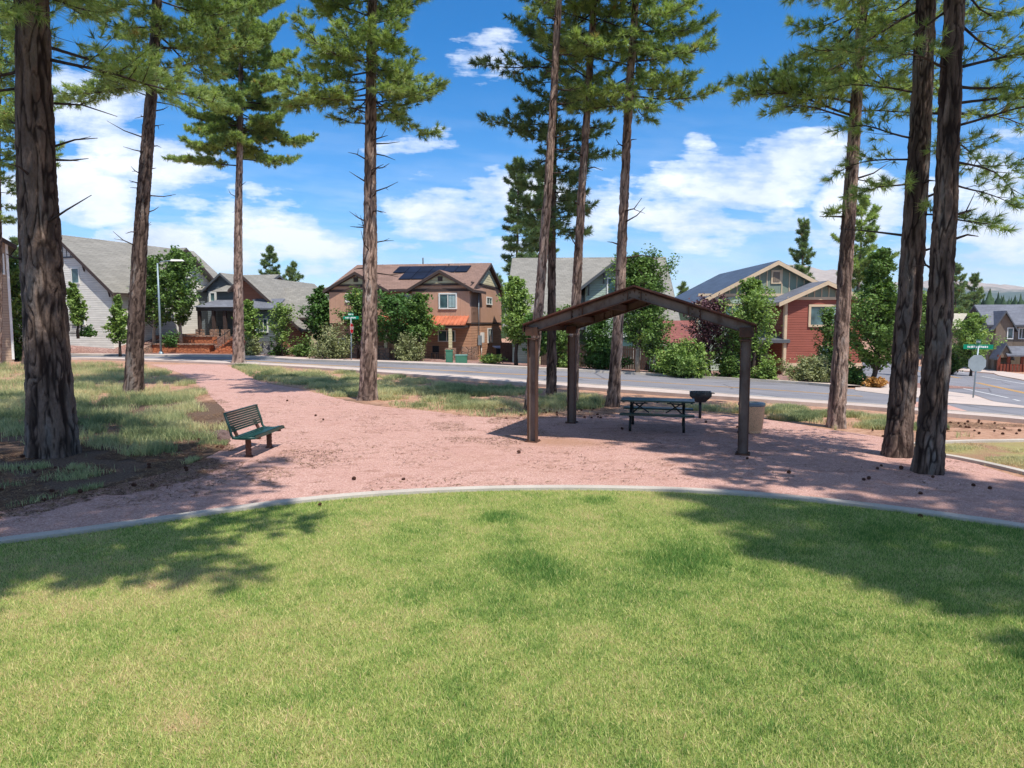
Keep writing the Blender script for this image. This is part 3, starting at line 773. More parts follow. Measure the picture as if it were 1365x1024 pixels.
# yards behind the far pavement
ya = offset(far[6:i0], 1.75); yb = offset(far[6:i0], 13)
sheet('front_yards', [(p.x, p.y) for p in ya] + [(p.x, p.y) for p in reversed(yb)], yard_mat(), .02, 1.0, label='mauve brown gravel front yards of the houses', cat='yard')
# --- curbs of the dry play lawn on the right
pl1 = catmull(gp([(1215, 594), (1256, 591.5), (1300, 590), (1365, 589), (1500, 590)]), 5); pl2 = catmull(gp([(1215, 606), (1256, 609), (1300, 617), (1365, 632), (1450, 655)]), 5)
strip('play_curb', pl1, .16, -.05, .06, M['concrete'], 'thin concrete curb on the far edge of the dry lawn', 'curb')
strip('play_curb', pl2, .16, -.05, .06, M['concrete'], 'thin concrete curb on the near edge of the dry lawn', 'curb')
dryp = [(p.x, p.y) for p in pl1] + [(p.x, p.y) for p in reversed(pl2)]
sheet('dry_lawn', dryp, lawn_mat(), .010, .5, {'dry': lambda x, y: np.clip(.88 + (fbm(np.stack([x, y, x * 0], 1) * 2, 3) - .5) * .6, 0, 1)}, label='dry straw coloured lawn between two curbs', cat='lawn')

# --- rough meadow grass
mead = blade_mat('meadow_blades', (112, 128, 86), (172, 178, 126), (208, 202, 150), (212, 192, 144))
mL = [(-260, 480), (-60, 483), (60, 484), (185, 488), (232, 500), (258, 520), (285, 545), (296, 565), (292, 585), (268, 594), (220, 600), (150, 598), (60, 596), (-100, 604), (-400, 620)]
mM = [(306, 491), (325, 487), (400, 494), (480, 500), (560, 508), (640, 516), (720, 524), (800, 532), (830, 538), (808, 546), (700, 545), (620, 543), (540, 541), (480, 534), (420, 520), (350, 507)]
mR = [(925, 543), (1000, 543), (1100, 553), (1180, 562), (1260, 572), (1240, 580), (1180, 581), (1100, 570), (1000, 555), (930, 552)]
def meadow(px, n, h, w, seed, name_l, thr=.42, dryb=.35, clump=1.3):
    poly = [(p.x, p.y) for p in gp(px)]; r = np.random.default_rng(seed)
    xs = [p[0] for p in poly]; ys = [p[1] for p in poly]
    out = []; got = 0
    while got < n:
        x = r.uniform(min(xs), max(xs), n * 3); y = r.uniform(min(ys), max(ys), n * 3)
        pr = np.stack([x, y, x * 0], 1); f = fbm(pr * clump + seed, 3); g = fbm(pr * .35 + seed * 2, 2)
        m = inpoly(x + (vnoise(pr * .9 + 7) - .5) * 2.6, y + (vnoise(pr * .9 + 77) - .5) * 2.2, poly) & ~inpoly(x, y, gravel_poly) & (f + (g - .5) * .5 > thr + r.normal(0, .05, len(x))) & (r.random(len(x)) < np.clip(20 / y, .12, 1) ** 1.2) & (x > -.8 * y)
        out.append(np.stack([x[m], y[m]], 1)); got += m.sum()
    XY = np.concatenate(out)[:n]; p3 = np.stack([XY[:, 0], XY[:, 1], XY[:, 0] * 0], 1)
    hv = h * (.5 + 1.1 * np.clip(fbm(p3 * clump + seed, 3), 0, 1)); dv = np.clip(dryb + (fbm(p3 * .6 + 40 + seed, 3) - .5) * 1.4 + r.normal(0, .15, n), 0, 1)
    return blades('meadow_grass', XY, hv, w, .6, dv, mead, seed, name_l, 'grass', 2)
meadow(mL, 95000, .19, .011, 21, 'rough grey green grass under the pines on the left', .50, .40, 2.2)
meadow(mM, 76000, .17, .015, 22, 'rough green grass strip between gravel and street', .50, .42, 1.7)
meadow(mR, 26000, .14, .014, 23, 'pale thin grass strip behind the concrete bin', .47, .55)
meadow([(300, 500), (1250, 560), (1250, 584), (1100, 566), (900, 548), (640, 556), (480, 538), (345, 508)], 9000, .1, .014, 24, 'sparse dry grass growing on the dirt verge', .58, .7)
meadow([(-200, 600), (300, 590), (300, 600), (215, 634), (80, 668), (-200, 715)], 2600, .09, .009, 25, 'sparse low weeds in the needle litter', .62, .35)
meadow(list([(1215, 596), (1365, 592), (1450, 592), (1450, 652), (1365, 628), (1256, 607)]), 12000, .05, .01, 26, 'dry short grass between the thin curbs', .46, 1.0)
# ------------------------------------------------------------------ houses
class House:
    """local x along the front (left to right), y to the back, z up; pixel helpers find local points on a facade plane"""
    def __init__(s, label, A, rz, z0, name='house', cat='house'):
        s.z0 = z0; s.root = empty(name, (A[0], A[1], z0), rz, label, cat); s.A = Vector((A[0], A[1])); s.rz = rz
        s.c, s.s = math.cos(rz), math.sin(rz)
    def front(s, px, py, yl=0):          # pixel -> (x, z) local on plane y = yl
        d = ray(px, py); nx, ny = -s.s, s.c
        k = (s.A.x * nx + s.A.y * ny + yl) / (d[0] * nx + d[1] * ny)
        w = Vector((d[0] * k, d[1] * k)) - s.A
        return w.x * s.c + w.y * s.s, CAMZ + d[2] * k - s.z0
    def side(s, px, py, xl=0):           # pixel -> (y, z) local on plane x = xl
        d = ray(px, py); nx, ny = s.c, s.s
        k = (s.A.x * nx + s.A.y * ny + xl) / (d[0] * nx + d[1] * ny)
        w = Vector((d[0] * k, d[1] * k)) - s.A
        return -w.x * s.s + w.y * s.c, CAMZ + d[2] * k - s.z0
    def part(s, name, mb, mat, parent=None, recalc=True, label=None):
        o = mb.build(name, M[mat] if isinstance(mat, str) else mat, parent or s.root, recalc)
        if label: o['label'] = label
        return o
    def window(s, x0, x1, z0, z1, pl, face='f', trim='white_trim', mull=1, tw=.1, curtain=False):
        """frame + pane on plane pl; face f: y = pl facing -y; r: x = pl facing +x; l: x = pl facing -x"""
        f = MB(); g = MB(); c = MB()
        def bx(mb, a, b, za, zb, d0, d1):
            if face == 'f': mb.bb(a, b, pl - d1, pl - d0, za, zb)
            elif face == 'r': mb.bb(pl + d0, pl + d1, a, b, za, zb)
            else: mb.bb(pl - d1, pl - d0, a, b, za, zb)
        bx(f, x0 - tw, x1 + tw, z1, z1 + tw, -.02, .07); bx(f, x0 - tw, x1 + tw, z0 - tw, z0, -.02, .09)
        bx(f, x0 - tw, x0, z0, z1, -.02, .068); bx(f, x1, x1 + tw, z0, z1, -.02, .068)
        for i in range(mull):
            xm = x0 + (x1 - x0) * (i + 1) / (mull + 1); bx(f, xm - .03, xm + .03, z0, z1, -.01, .05)
        bx(g, x0, x1, z0, z1, -.03, .015)
        w = s.part('window', f, trim); s.part('pane', g, 'glass', w)
        if curtain:
            a = x0 + (x1 - x0) * .55
            for k in range(5):
                q = a + (x1 - a) * (k + .1) / 5; bx(c, q, q + (x1 - a) * .13, z0 + .05, z1, .016, .03)
            s.part('curtain', c, 'curtain', w)
        return w
    def gable(s, axis, a0, a1, b0, b1, zb, ze, zr, mat, name='wall'):
        """axis 'y': ridge along y; a = x range, b = y range. axis 'x': ridge along x; a = y range, b = x range"""
        m = (a0 + a1) / 2; P5 = [(a0, zb), (a1, zb), (a1, ze), (m, zr), (a0, ze)]
        mb = MB()
        if axis == 'y': mb.prism([(a, b0, z) for a, z in P5], (0, b1 - b0, 0))
        else: mb.prism([(b0, a, z) for a, z in P5], (b1 - b0, 0, 0))
        return s.part(name, mb, mat)
    def roof(s, axis, a0, a1, b0, b1, ze, zr, mat, over=.5, rake=.45, t=.14, trim='dark_trim', name='roof', fas=.22, brackets=False):
        m = (a0 + a1) / 2; sl = (zr - ze) / (m - a0); e = ze - sl * over; up = .1
        B0, B1 = b0 - rake, b1 + rake; mb = MB(); tr = MB()
        def pt(a, b, z): return (a, b, z) if axis == 'y' else (b, a, z)
        for sg, ae in ((-1, a0 - over), (1, a1 + over)):
            mb.slab([pt(m, B0, zr + up + t), pt(ae, B0, e + up + t), pt(ae, B1, e + up + t), pt(m, B1, zr + up + t)], t)
            for b, o in ((B0, -.035), (B1, .035)):     # rake boards
                tr.prism([pt(m, b + o, zr + up + t - .03), pt(ae - sg * .0, b + o, e + up + t - .03), pt(ae, b + o, e + up + t - .03 - fas), pt(m, b + o, zr + up + t - .03 - fas)], pt(0, .06 if o < 0 else -.06, 0))
            tr.prism([pt(ae + sg * .025, B0 + .04, e + up + t - .04), pt(ae + sg * .025, B1 - .04, e + up + t - .04), pt(ae + sg * .025, B1 - .04, e + up - .08), pt(ae + sg * .025, B0 + .04, e + up - .08)], pt(-sg * .04, 0, 0))
        r = s.part(name, mb, mat); s.part('fascia', tr, trim, r)
        if brackets:
            for a in (a0 + .15, (a0 + m) / 2, m, (a1 + m) / 2, a1 - .15):
                bk = MB(); z = zr - abs(a - m) * sl; q = [pt(a, b0 + .02, z - .1), pt(a, B0 + .1, z - .1)]
                bk.bar(q[0], q[1], .14, .16); bk.bar(pt(a, b0 - .02, z - .75), pt(a, B0 + .15, z - .14), .1, .1); s.part('bracket', bk, trim, r)
        return r

def to_w(H, x, y): return (H.A.x + x * H.c - y * H.s, H.A.y + x * H.s + y * H.c)

# ---- brown two-storey house with solar panels
rz = math.atan2(-2, 11)
B = House('brown two-storey house with solar panels and an orange porch awning', (-14.1, 56), rz, terrain(-8, 56) - .1)
W, D, ZE, ZR = 11.2, 11.8, 5.35, 7.55
lo, up_ = 2.75, 5.35
mb = MB().bb(0, W, 0, D, -.3, 2.75); B.part('lower_wall', mb, 'siding_brown')
mb = MB().bb(0, W, 0, D, 2.75, ZE); mb.prism([(0, 0, ZE), (0, D, ZE), (0, D / 2, ZR - .0)], (W, 0, 0)); B.part('wall', mb, 'siding_brown_panel')
B.roof('x', 0, D, 0, W, ZE, ZR, 'roof_brown', .5, .3)
# cream gable triangle on the side
mb = MB().prism([(W + .02, 1.9, 5.95), (W + .02, D - 1.9, 5.95), (W + .02, D / 2, ZR - .15)], (.05, 0, 0)); B.part('gable_panel', mb, 'siding_cream')
mb = MB().bb(W, W + .06, -.02, D, 5.78, 5.93); mb.bb(W, W + .06, -.02, D, 2.72, 2.86); mb.bb(-.04, W + .05, -.06, 0, 2.72, 2.86); B.part('band_board', mb, 'dark_trim')
for (x0, x1, zr) in ((0, 4.5, 6.5), (6.7, W, 6.55)):
    g = B.gable('y', x0, x1, -.5, 3.2, 2.8, ZE - .05, zr, 'siding_brown_panel', 'gable_bay')
    xm = (x0 + x1) / 2
    t = MB().prism([(x0 + .95, -.52, 5.78), (x1 - .95, -.52, 5.78), (xm, -.52, zr - .12)], (0, -.05, 0)); B.part('gable_panel', t, 'siding_cream')
    t = MB().bb(x0 + .3, x1 - .3, -.58, -.5, 5.62, 5.77); t.bb(xm - .18, xm + .18, -.62, -.5, 5.95, 6.3); B.part('gable_vent', t, 'dark_trim')
    B.roof('y', x0, x1, -.5, 3.1, ZE - .05, zr, 'roof_brown', .4, .28)
mb = MB().bb(4.6, 6.6, -.02, .02, 2.9, 5.2); B.part('wall_panel', mb, 'siding_brown_panel')
def pw(H, px0, py0, px1, py1, pl, face='f', **k):
    if face == 'f':
        a, z1 = H.front((px0 + px1) / 2, py0, pl); b, z0 = H.front((px0 + px1) / 2, py1, pl); x0 = H.front(px0, py0, pl)[0]; x1 = H.front(px1, py0, pl)[0]
    else:
        z1 = H.side((px0 + px1) / 2, py0, pl)[1]; z0 = H.side((px0 + px1) / 2, py1, pl)[1]; x0 = H.side(px0, py0, pl)[0]; x1 = H.side(px1, py0, pl)[0]
    if x0 > x1: x0, x1 = x1, x0
    return H.window(x0, x1, z0, z1, pl, face, **k)
pw(B, 586.5, 392.5, 607.5, 410.5, -.5, curtain=True); pw(B, 462, 393, 470, 401.5, -.5); pw(B, 474, 393, 481, 401.5, -.5)
pw(B, 533, 394, 551, 414, -.02, curtain=True); pw(B, 585, 441.5, 606, 454.5, 0, tw=.07); pw(B, 452, 452, 470, 466, 0, tw=.07)
pw(B, 648.5, 397.5, 655, 405, W, 'r'); pw(B, 650, 439, 655.5, 455.5, W, 'r')
# awning
aw = MB(); aw.slab([(4.3, .02, 3.6), (4.3, -1.75, 2.7), (11.15, -1.75, 2.7), (11.15, .02, 3.6)], .06)
for i in range(24): x = 4.35 + i * 6.75 / 23; aw.bar((x, 0, 3.625), (x, -1.75, 2.73), .04, .05)
a_ = B.part('porch_awning', aw, 'rust_metal_roof', label='rusty orange standing seam awning over the porch')
t = MB().bb(4.35, 11.1, -1.7, -1.58, 2.42, 2.62); t.bar((11.0, -1.6, 2.55), (11.0, 0, 2.55), .1, .16); t.bar((4.5, -1.6, 2.55), (4.5, 0, 2.55), .1, .16); B.part('awning_beam', t, 'dark_trim', a_)
for x in (10.0, 5.0):
    t = MB().bb(x - .11, x + .11, -1.75, -1.53, .9, 2.42); B.part('porch_post', t, 'siding_cream')
    t = MB().bb(x - .35, x + .35, -1.95, -1.3, -.2, .95); B.part('stone_pier', t, 'stone')
t = MB().bb(10.45, W + .05, -.1, 0, -.2, 1.0); t.bb(W + 0, W + .08, -.1, 1.9, -.2, 1.0); B.part('stone_base', t, 'stone'); t = MB().bb(.0, 4.4, -.6, -.5, -.2, 1.05); B.part('stone_base', t, 'stone')
for x in (7.0, 8.6): 
    t = MB(); t.box((x, -.95, .55), (.5, .5, .05)); t.box((x, -.72, .85), (.5, .05, .5))
    for dx in (-.2, .2):
        for dy in (-.2, .2): t.box((x + dx, -.95 + dy, .28), (.05, .05, .5))
    B.part('porch_seat', t, 'iron')
# solar panels on the front roof slope
sl = (ZR - ZE) / (D / 2); y_of = lambda z: (z - ZE) / sl
def solar(px0, py0, px1, py1):
    cells = []
    sp = MB()
    return sp
row = [(0, 5.05, 9), (1, 4.1, 8.3)]
import itertools
def roofpt(x, v, h): # v along slope (y), h above
    return (x, v, ZE + v * sl + .24 + h)
for (r_, x0, nn_) in ((0, 3.85, 6), (1, 4.9, 3)):
    for k in range(nn_):
        xa = x0 + k * 1.04; va = 4.95 - r_ * 1.72; 
        p = MB(); p.slab([roofpt(xa, va, .1), roofpt(xa, va - 1.62, .1), roofpt(xa + .99, va - 1.62, .1), roofpt(xa + .99, va, .1)], .045)
        B.part('solar_panel', p, 'solar')
mt = MB()
mt.box((W + .2, 2.0, 1.45), (.22, .4, .75)); mt.tube([(W + .12, 2.0, 1.8), (W + .12, 2.0, 5.2)], .04, 6)
B.part('electric_meter', mt, 'galv'); mt = MB().box((W + .2, 2.9, 1.65), (.24, .45, .8)); mt.tube([(W + .12, 2.9, 0), (W + .12, 2.9, 1.3)], .05, 6); B.part('electric_meter', mt, 'white_trim')
mt = MB().tube([(5.6, D / 2, ZR), (5.6, D / 2, ZR + .75)], .05, 6); B.part('vent_pipe', mt, 'dark_trim'); mt = MB().tube([(8.2, D / 2 - 1.2, ZR - .4), (8.2, D / 2 - 1.2, ZR + .1)], .06, 6); B.part('vent_pipe', mt, 'dark_trim')

# ---- grey steep-roofed house behind the pines
Hh = House('large grey steep-roofed house with a pale green gable behind the shelter', (-1.0, 51.3), math.atan2(-1.0, 13), terrain(5, 52) - .2)
# ridge x range
xr0 = 1.2; zr = 7.9 - Hh.z0; ze = 2.4 - Hh.z0
w13 = Hh.front(887, 347, 9)[0]
xl, _ = Hh.front(683, 353, 9); 
mb = MB().prism([(xl + .6, 1.2, -.3), (xl + .6, 17, -.3), (xl + .6, 17, ze + .5), (xl + .6, 9, zr - .1), (xl + .6, 1.2, ze + .6)], (w13 - xl - 1.0, 0, 0)); Hh.part('wall', mb, 'siding_sage')
Hh.roof('x', .6, 17.4, xl + .4, w13 - .4, ze + .2, zr, 'roof_grey', .6, .4, trim='slate_trim')
gx0 = Hh.front(772, 392, -.2)[0]; gx1 = Hh.front(884, 392, -.2)[0]; gz = Hh.front(828, 345, -.2)[1]; ge = Hh.front(772, 389, -.2)[1]
Hh.gable('y', gx0 + .5, gx1 - .5, -.2, 8, -.3, ge + .4, gz, 'siding_sage', 'gable_wall')
Hh.roof('y', gx0 + .5, gx1 - .5, -.2, 7.5, ge + .4, gz, 'roof_grey', .5, .6, trim='slate_trim', brackets=True)
Hh.window((gx0 + gx1) / 2 - .9, (gx0 + gx1) / 2 + .9, ge - .6, ge + .9, -.2)
Hh.window((gx0 + gx1) / 2 - .9, (gx0 + gx1) / 2 + .9, .9, 2.3, -.2)
mb = MB().bb(gx0 - 2.9, gx0 - .2, .4, 1.2, -.3, 2.5); Hh.part('garage_wall', mb, 'siding_cream'); 
mb = MB().bb(gx0 - 2.6, gx0 - .5, .32, .4, -.2, 2.1)
for k in range(4): mb.bb(gx0 - 2.6, gx0 - .5, .29, .32, .05 + k * .52, .5 + k * .52)
Hh.part('garage_door', mb, 'siding_taupe')

# ---- green and red house on the right
yz = 50.5
R = House('sage green and red timber-sided house with cream trim on the right', (P(928, 430, 53).x, 53), 0, terrain(20, 51) - .15)
eL = R.front(918, 412, 0)[0]; xa, za = R.front(1035, 352, 0); xw0 = 0; xw1 = 2 * xa
sl_ = (za - R.front(918, 412, 0)[1]) / (xa - eL); ze_ = za - xa * sl_
R.gable('y', xw0, xw1, 0, 14, -.3, ze_, za, 'siding_sage')
R.roof('y', xw0, xw1, 0, 14, ze_, za, 'roof_blue', .55, .45, trim='cream_trim', fas=.3)
zt = R.front(1000, 393, 0)[1]
h_ = (za - zt) / sl_
bt = MB().prism([(xa - h_ + .15, -.03, zt), (xa + h_ - .15, -.03, zt), (xa, -.03, za - .08)], (0, .05, 0)); R.part('gable_panel', bt, 'siding_sage_batten')
bt = MB().bb(.1, xw1 - .1, -.08, 0, zt - .12, zt + .08)
for i in range(int(2 * h_ / .55)):
    x = xa - h_ + .4 + i * .55; zt2 = za - abs(x - xa) * sl_ - .12
    if zt2 > zt + .1 and abs(x - xa) > .35: bt.bb(x - .035, x + .035, -.07, -.03, zt + .08, zt2)
bt.bb(0, .14, -.04, 0, -.2, ze_ + .05); R.part('trim_board', bt, 'cream_trim')
v = MB().bb(xa - .38, xa + .38, -.1, -.03, za - 1.45, za - .45); o = R.part('gable_vent', v, 'cream_trim'); v = MB().bb(xa - .24, xa + .24, -.13, -.1, za - 1.3, za - .6); R.part('louvre', v, 'siding_taupe', o)
pw(R, 967, 408, 985, 428, 0, trim='cream_trim', tw=.15); pw(R, 962, 452, 990, 470, 0, trim='cream_trim', tw=.15)
# red wing
pl = -3.0
a0 = R.front(1047, 400, pl)[0]; am, az_ = R.front(1100, 379, pl); a1 = 2 * am - a0; ae = R.front(1035, 408, pl); s2 = (az_ - ae[1]) / (am - ae[0]); zee = az_ - (am - a0) * s2
R.gable('y', a0, a1, pl, 4, -.6, zee, az_, 'siding_red', 'red_wing')
R.roof('y', a0, a1, pl, 5, zee, az_, 'roof_slate', .6, .45, trim='cream_trim', fas=.28)
zt = R.front(1100, 397.5, pl)[1]; h_ = (az_ - zt) / s2
bt = MB().prism([(am - h_ + .15, pl - .03, zt), (am + h_ - .15, pl - .03, zt), (am, pl - .03, az_ - .08)], (0, .05, 0)); R.part('gable_panel', bt, 'siding_sage_batten')
bt = MB().bb(a0 + .1, a1 - .1, pl - .08, pl, zt - .12, zt + .08)
for i in range(int(2 * h_ / .5)):
    x = am - h_ + .4 + i * .5; zt2 = az_ - abs(x - am) * s2 - .12
    if zt2 > zt + .1: bt.bb(x - .03, x + .03, pl - .07, pl - .03, zt + .08, zt2)
bt.bb(a0 - .02, a0 + .16, pl - .05, pl, -.2, zee); bt.bb(a0 - .05, a0 - .02, pl - .03, pl + .2, -.2, zee)
bt.bb(a0 + .16, a1, pl - .06, pl, R.front(1070, 489, pl)[1] - .1, R.front(1070, 486, pl)[1] + .1); R.part('trim_board', bt, 'cream_trim')
pw(R, 1081, 409, 1119, 433, pl, trim='cream_trim', tw=.16, mull=1, curtain=True); pw(R, 1094, 463, 1119, 482, pl, trim='cream_trim', tw=.14)
# little entry roof, base and steps
e0 = R.front(1022, 452, pl)[0]; ez = R.front(1030, 453, pl)[1]
t = MB().slab([(e0 - 1.2, pl + 2.6, ez + .5), (e0 - 1.2, pl - .2, ez), (a0 + .35, pl - .2, ez), (a0 + .35, pl + 2.6, ez + .5)], .22); R.part('entry_roof', t, 'slate_trim')
t = MB().bb(e0 - .9, e0 - .75, pl, pl + .15, -.4, ez - .1); R.part('entry_post', t, 'cream_trim')
t = MB().bb(e0 - .5, e0 + .6, -.06, .0, -.1, 2.1); R.part('front_door', t, 'dark_trim')
t = MB()
for i in range(4): t.bb(e0 - .8, a0 - .1, pl - .4 - i * .35, pl - .05 - i * .35, -.6, .15 - i * .14)
R.part('front_steps', t, 'concrete_pink')

# ---- long white house on the left (ridge runs away from us)
Wd = Vector((.342, .94)); Wp = Vector((.94, -.342)); rzW = math.atan2(-.342, .94)
apex = Vector((-41.6, 66)); half = 6.2
A0 = apex - Wp * half
L = House('large white-sided house with a long grey roof on the left', A0, rzW, 1.5)
zA = 10.55 - 1.5; slp = .79; zE = zA - half * slp
L.gable('y', 0, 2 * half, 0, 16, -1.6, zE, zA, 'siding_white')
L.roof('y', 0, 2 * half, 0, 16, zE, zA, 'roof_grey', .6, .35, trim='dark_trim', fas=.34, brackets=True)
t = MB().bb(half - 2.2, half + 2.2, -.06, 0, zA - 1.95, zA - 1.8)
for k in range(9): 
    x = half - 2 + k * .5; t.bb(x - .03, x + .03, -.04, 0, zA - 1.8, zA - .1 - abs(x - half) * slp)
L.part('trim_board', t, 'slate_trim')
pw(L, 95.5, 358.5, 104.5, 377, 0, mull=0); pw(L, 97, 415, 112, 432, 0)
# cross gable facing right
t0 = 7.0; cw = 11.2
gz_ = 9.75 - 1.5
mb = MB().prism([(half, t0 - 5.2, -1.6), (half, t0 + 5.2, -1.6), (half, t0 + 5.2, gz_ - 5.2 * slp), (half, t0, gz_), (half, t0 - 5.2, gz_ - 5.2 * slp)], (cw - half + 2.4, 0, 0)); L.part('side_wing', mb, 'siding_white')
L.roof('x', t0 - 5.2, t0 + 5.2, half + 1, cw + 2.4, gz_ - 5.2 * slp, gz_, 'roof_grey', .5, .7, trim='dark_trim', fas=.3)
L.window(t0 - 1, t0 + 1, 4.2, 5.6, cw + 2.4, 'r')

# ---- slate porch house between
S = House('slate grey townhouse with a stone-pillared porch', (P(268, 430, 72).x, 72), -.18, .9)
zz = lambda px, py, y=0: S.front(px, py, y)
x0 = 0; x1 = S.front(345, 430)[0]
mb = MB().bb(x0, x1, 0, 8, -1.2, 5.1); S.part('wall', mb, 'siding_slate')
S.roof('x', 0, 8, x0, x1, 5.0, 6.6, 'roof_grey', .3, .2, trim='slate_trim')
ga, gb = S.front(276, 388, -.8)[0], S.front(317, 388, -.8)[0]; gm, gzz = S.front(297, 367, -.8); gee = S.front(276, 386, -.8)[1]
S.gable('y', ga, gb, -.8, 4, 1.5, gee, gzz, 'siding_slate', 'dormer'); S.roof('y', ga, gb, -.8, 4, gee, gzz, 'roof_grey', .35, .35, trim='slate_trim')
pw(S, 281, 391, 286, 401, -.8, mull=0, tw=.2)
ha, hb_ = S.front(289, 388, -1.8)[0], S.front(327, 388, -1.8)[0]; hz = S.front(300, 389, -1.8)[1]
t = MB().bb(ha, hb_, -1.8, 0, 1.2, hz); S.part('bay', t, 'siding_slate')
t = MB(); t.add([(ha - .4, -2.2, hz), (hb_ + .4, -2.2, hz), (hb_ + .4, .3, hz), (ha - .4, .3, hz), (ha + 1.2, -.3, hz + 1.1), (hb_ - .8, -.3, hz + 1.1)], [(0, 1, 5, 4), (1, 2, 5), (3, 0, 4), (2, 3, 4, 5), (3, 2, 1, 0)]); S.part('bay_roof', t, 'roof_grey')
pa, pb = S.front(262, 410, -4)[0], S.front(322, 410, -4)[0]; pz = S.front(300, 409.5, -4)[1]; pz2 = S.front(285, 397, -2)[1]
t = MB(); t.add([(pa - .3, -4.4, pz), (pb + .3, -4.4, pz), (pb + .3, 0, pz), (pa - .3, 0, pz), (pa + 1, -1.2, pz2), (pb - 2.4, -1.2, pz2)], [(0, 1, 5, 4), (1, 2, 5), (3, 0, 4), (2, 3, 4, 5), (3, 2, 1, 0)]); o = S.part('porch_roof', t, 'roof_slate')
t = MB().bb(pa, pb, -4.1, -3.9, pz - .35, pz); t.bb(pb - .2, pb, -4, 0, pz - .35, pz); S.part('porch_beam', t, 'slate_trim', o)
for px in (266, 285, 300, 318):
    x = S.front(px, 430, -4)[0]; t = MB().bb(x - .3, x + .3, -4.25, -3.7, -1.0, 1.2); S.part('stone_pier', t, 'stone')
    t = MB().bb(x - .14, x + .14, -4.1, -3.85, 1.2, pz - .3); S.part('porch_post', t, 'dark_trim')
pw(S, 290, 424, 296, 444, 0); pw(S, 305, 420, 313, 446, 0, mull=0)
t = MB().bb(pa, pb, -4.3, 0, -1.2, 0); S.part('porch_floor', t, 'wall_block')

# ---- rust and grey house right of it
T = House('rust brown gabled house with a long grey roof and grey brick base', (0, 0), 0, 0)
ap = Vector((P(328, 371, 62).x, 62)); zap = P(328, 371, 62).z; dz_ = Vector((.16, .987)); hp = Vector((.987, -.16)); hf = 4.9
T.root.location = (ap.x - hp.x * hf, ap.y - hp.y * hf, .15); T.root.rotation_euler = (0, 0, math.atan2(-.16, .987))
T.A = Vector((ap.x - hp.x * hf, ap.y - hp.y * hf)); T.rz = math.atan2(-.16, .987); T.c, T.s = math.cos(T.rz), math.sin(T.rz); T.z0 = .15
zap -= .15; sT = .88
mb = MB(); mb.prism([(hf - 1.1, 0, -.3), (2 * hf, 0, -.3), (2 * hf, 0, zap - hf * sT), (hf, 0, zap), (hf - 1.1, 0, zap - 1.1 * sT)], (0, 13, 0)); T.part('wall', mb, 'siding_rust')
mb = MB(); tr = MB()
def rp(a, b, dz=0): return (a, b, zap - abs(a - hf) * sT + .24 + dz)
for ae in (hf - 1.4, 2 * hf + .45):
    mb.slab([rp(hf, -.6), rp(ae, -.6), rp(ae, 13.6), rp(hf, 13.6)], .14)
    tr.prism([rp(hf, -.635, -.03), rp(ae, -.635, -.03), rp(ae, -.635, -.31), rp(hf, -.635, -.31)], (0, .06, 0))
for a in (hf + .2, hf + 2, hf + 3.8):
    z = zap - abs(a - hf) * sT; tr.bar((a, .02, z - .1), (a, -.5, z - .1), .14, .16)
r_ = T.part('roof', mb, 'roof_grey'); T.part('fascia', tr, 'dark_trim', r_)
mb = MB().prism([(hf, 1.5, -.3), (hf, 8.5, -.3), (hf, 8.5, 3.1), (hf, 5, 5.6), (hf, 1.5, 3.1)], (hf + 1.6, 0, 0)); T.part('side_wing', mb, 'siding_cream')
T.roof('x', 1.5, 8.5, hf - 1, 2 * hf + 1.6, 3.1, 5.6, 'roof_grey', .4, .5, trim='dark_trim')
bx0, bx1 = T.front(339, 440, -1.0)[0], T.front(366, 440, -1.0)[0]; bz = T.front(352, 411, -1)[1]
t = MB().bb(bx0, bx1, -1.0, 0, .95, bz); T.part('bay', t, 'siding_slate'); t = MB().bb(bx0 - .03, bx1 + .03, -1.04, 0, -.3, 1.0); T.part('bay_base', t, 'brick_grey')
t = MB().slab([(bx0 - .3, .02, bz + .85), (bx0 - .3, -1.45, bz + .02), (bx1 + .5, -1.45, bz + .02), (bx1 + .5, .02, bz + .85)], .14); T.part('bay_roof', t, 'roof_slate')
pw(T, 341, 426, 356, 442, -1.0, mull=2); pw(T, 339, 401, 343.5, 414, 0, mull=0)
t = MB().bb(hf + .6, 2 * hf + .03, -.05, 0, -.3, .5); T.part('stone_base', t, 'stone')
t = MB().bb(2 * hf + 1.6, 2 * hf + 1.66, 4.4, 5.6, 0, 2.1); T.part('front_door', t, 'dark_trim')

# ---- leftmost house and the one behind
F = House('pinkish tan house cut off at the far left edge', (P(-120, 430, 46).x, 46), .66, 1.2)
fx = F.front(14, 400)[0]; fe = F.front(16, 326)[1]
F.gable('y', 0, fx, 0, 9, -1.6, fe, fe + fx / 2 * .6, 'siding_tan'); F.roof('y', 0, fx, 0, 9, fe, fe + fx / 2 * .6, 'roof_tan', .5, .5, fas=.3)
pw(F, -6, 340, 3, 364, 0, mull=0); t = MB().bb(fx - .12, fx + .03, -.05, .0, -1, fe); F.part('corner_board', t, 'white_trim')
F2 = House('low house with a pale pink roof behind the leftmost tree', (P(8, 430, 78).x, 78), 0, 2)
xx = F2.front(75, 400)[0]; f2 = F2.front(20, 371)[1]; F2.gable('x', 0, 7, 0, xx, -2.5, f2, f2 + 1.7, 'siding_white'); F2.roof('x', 0, 7, 0, xx, f2, f2 + 1.7, 'roof_maroon', .3, .3)

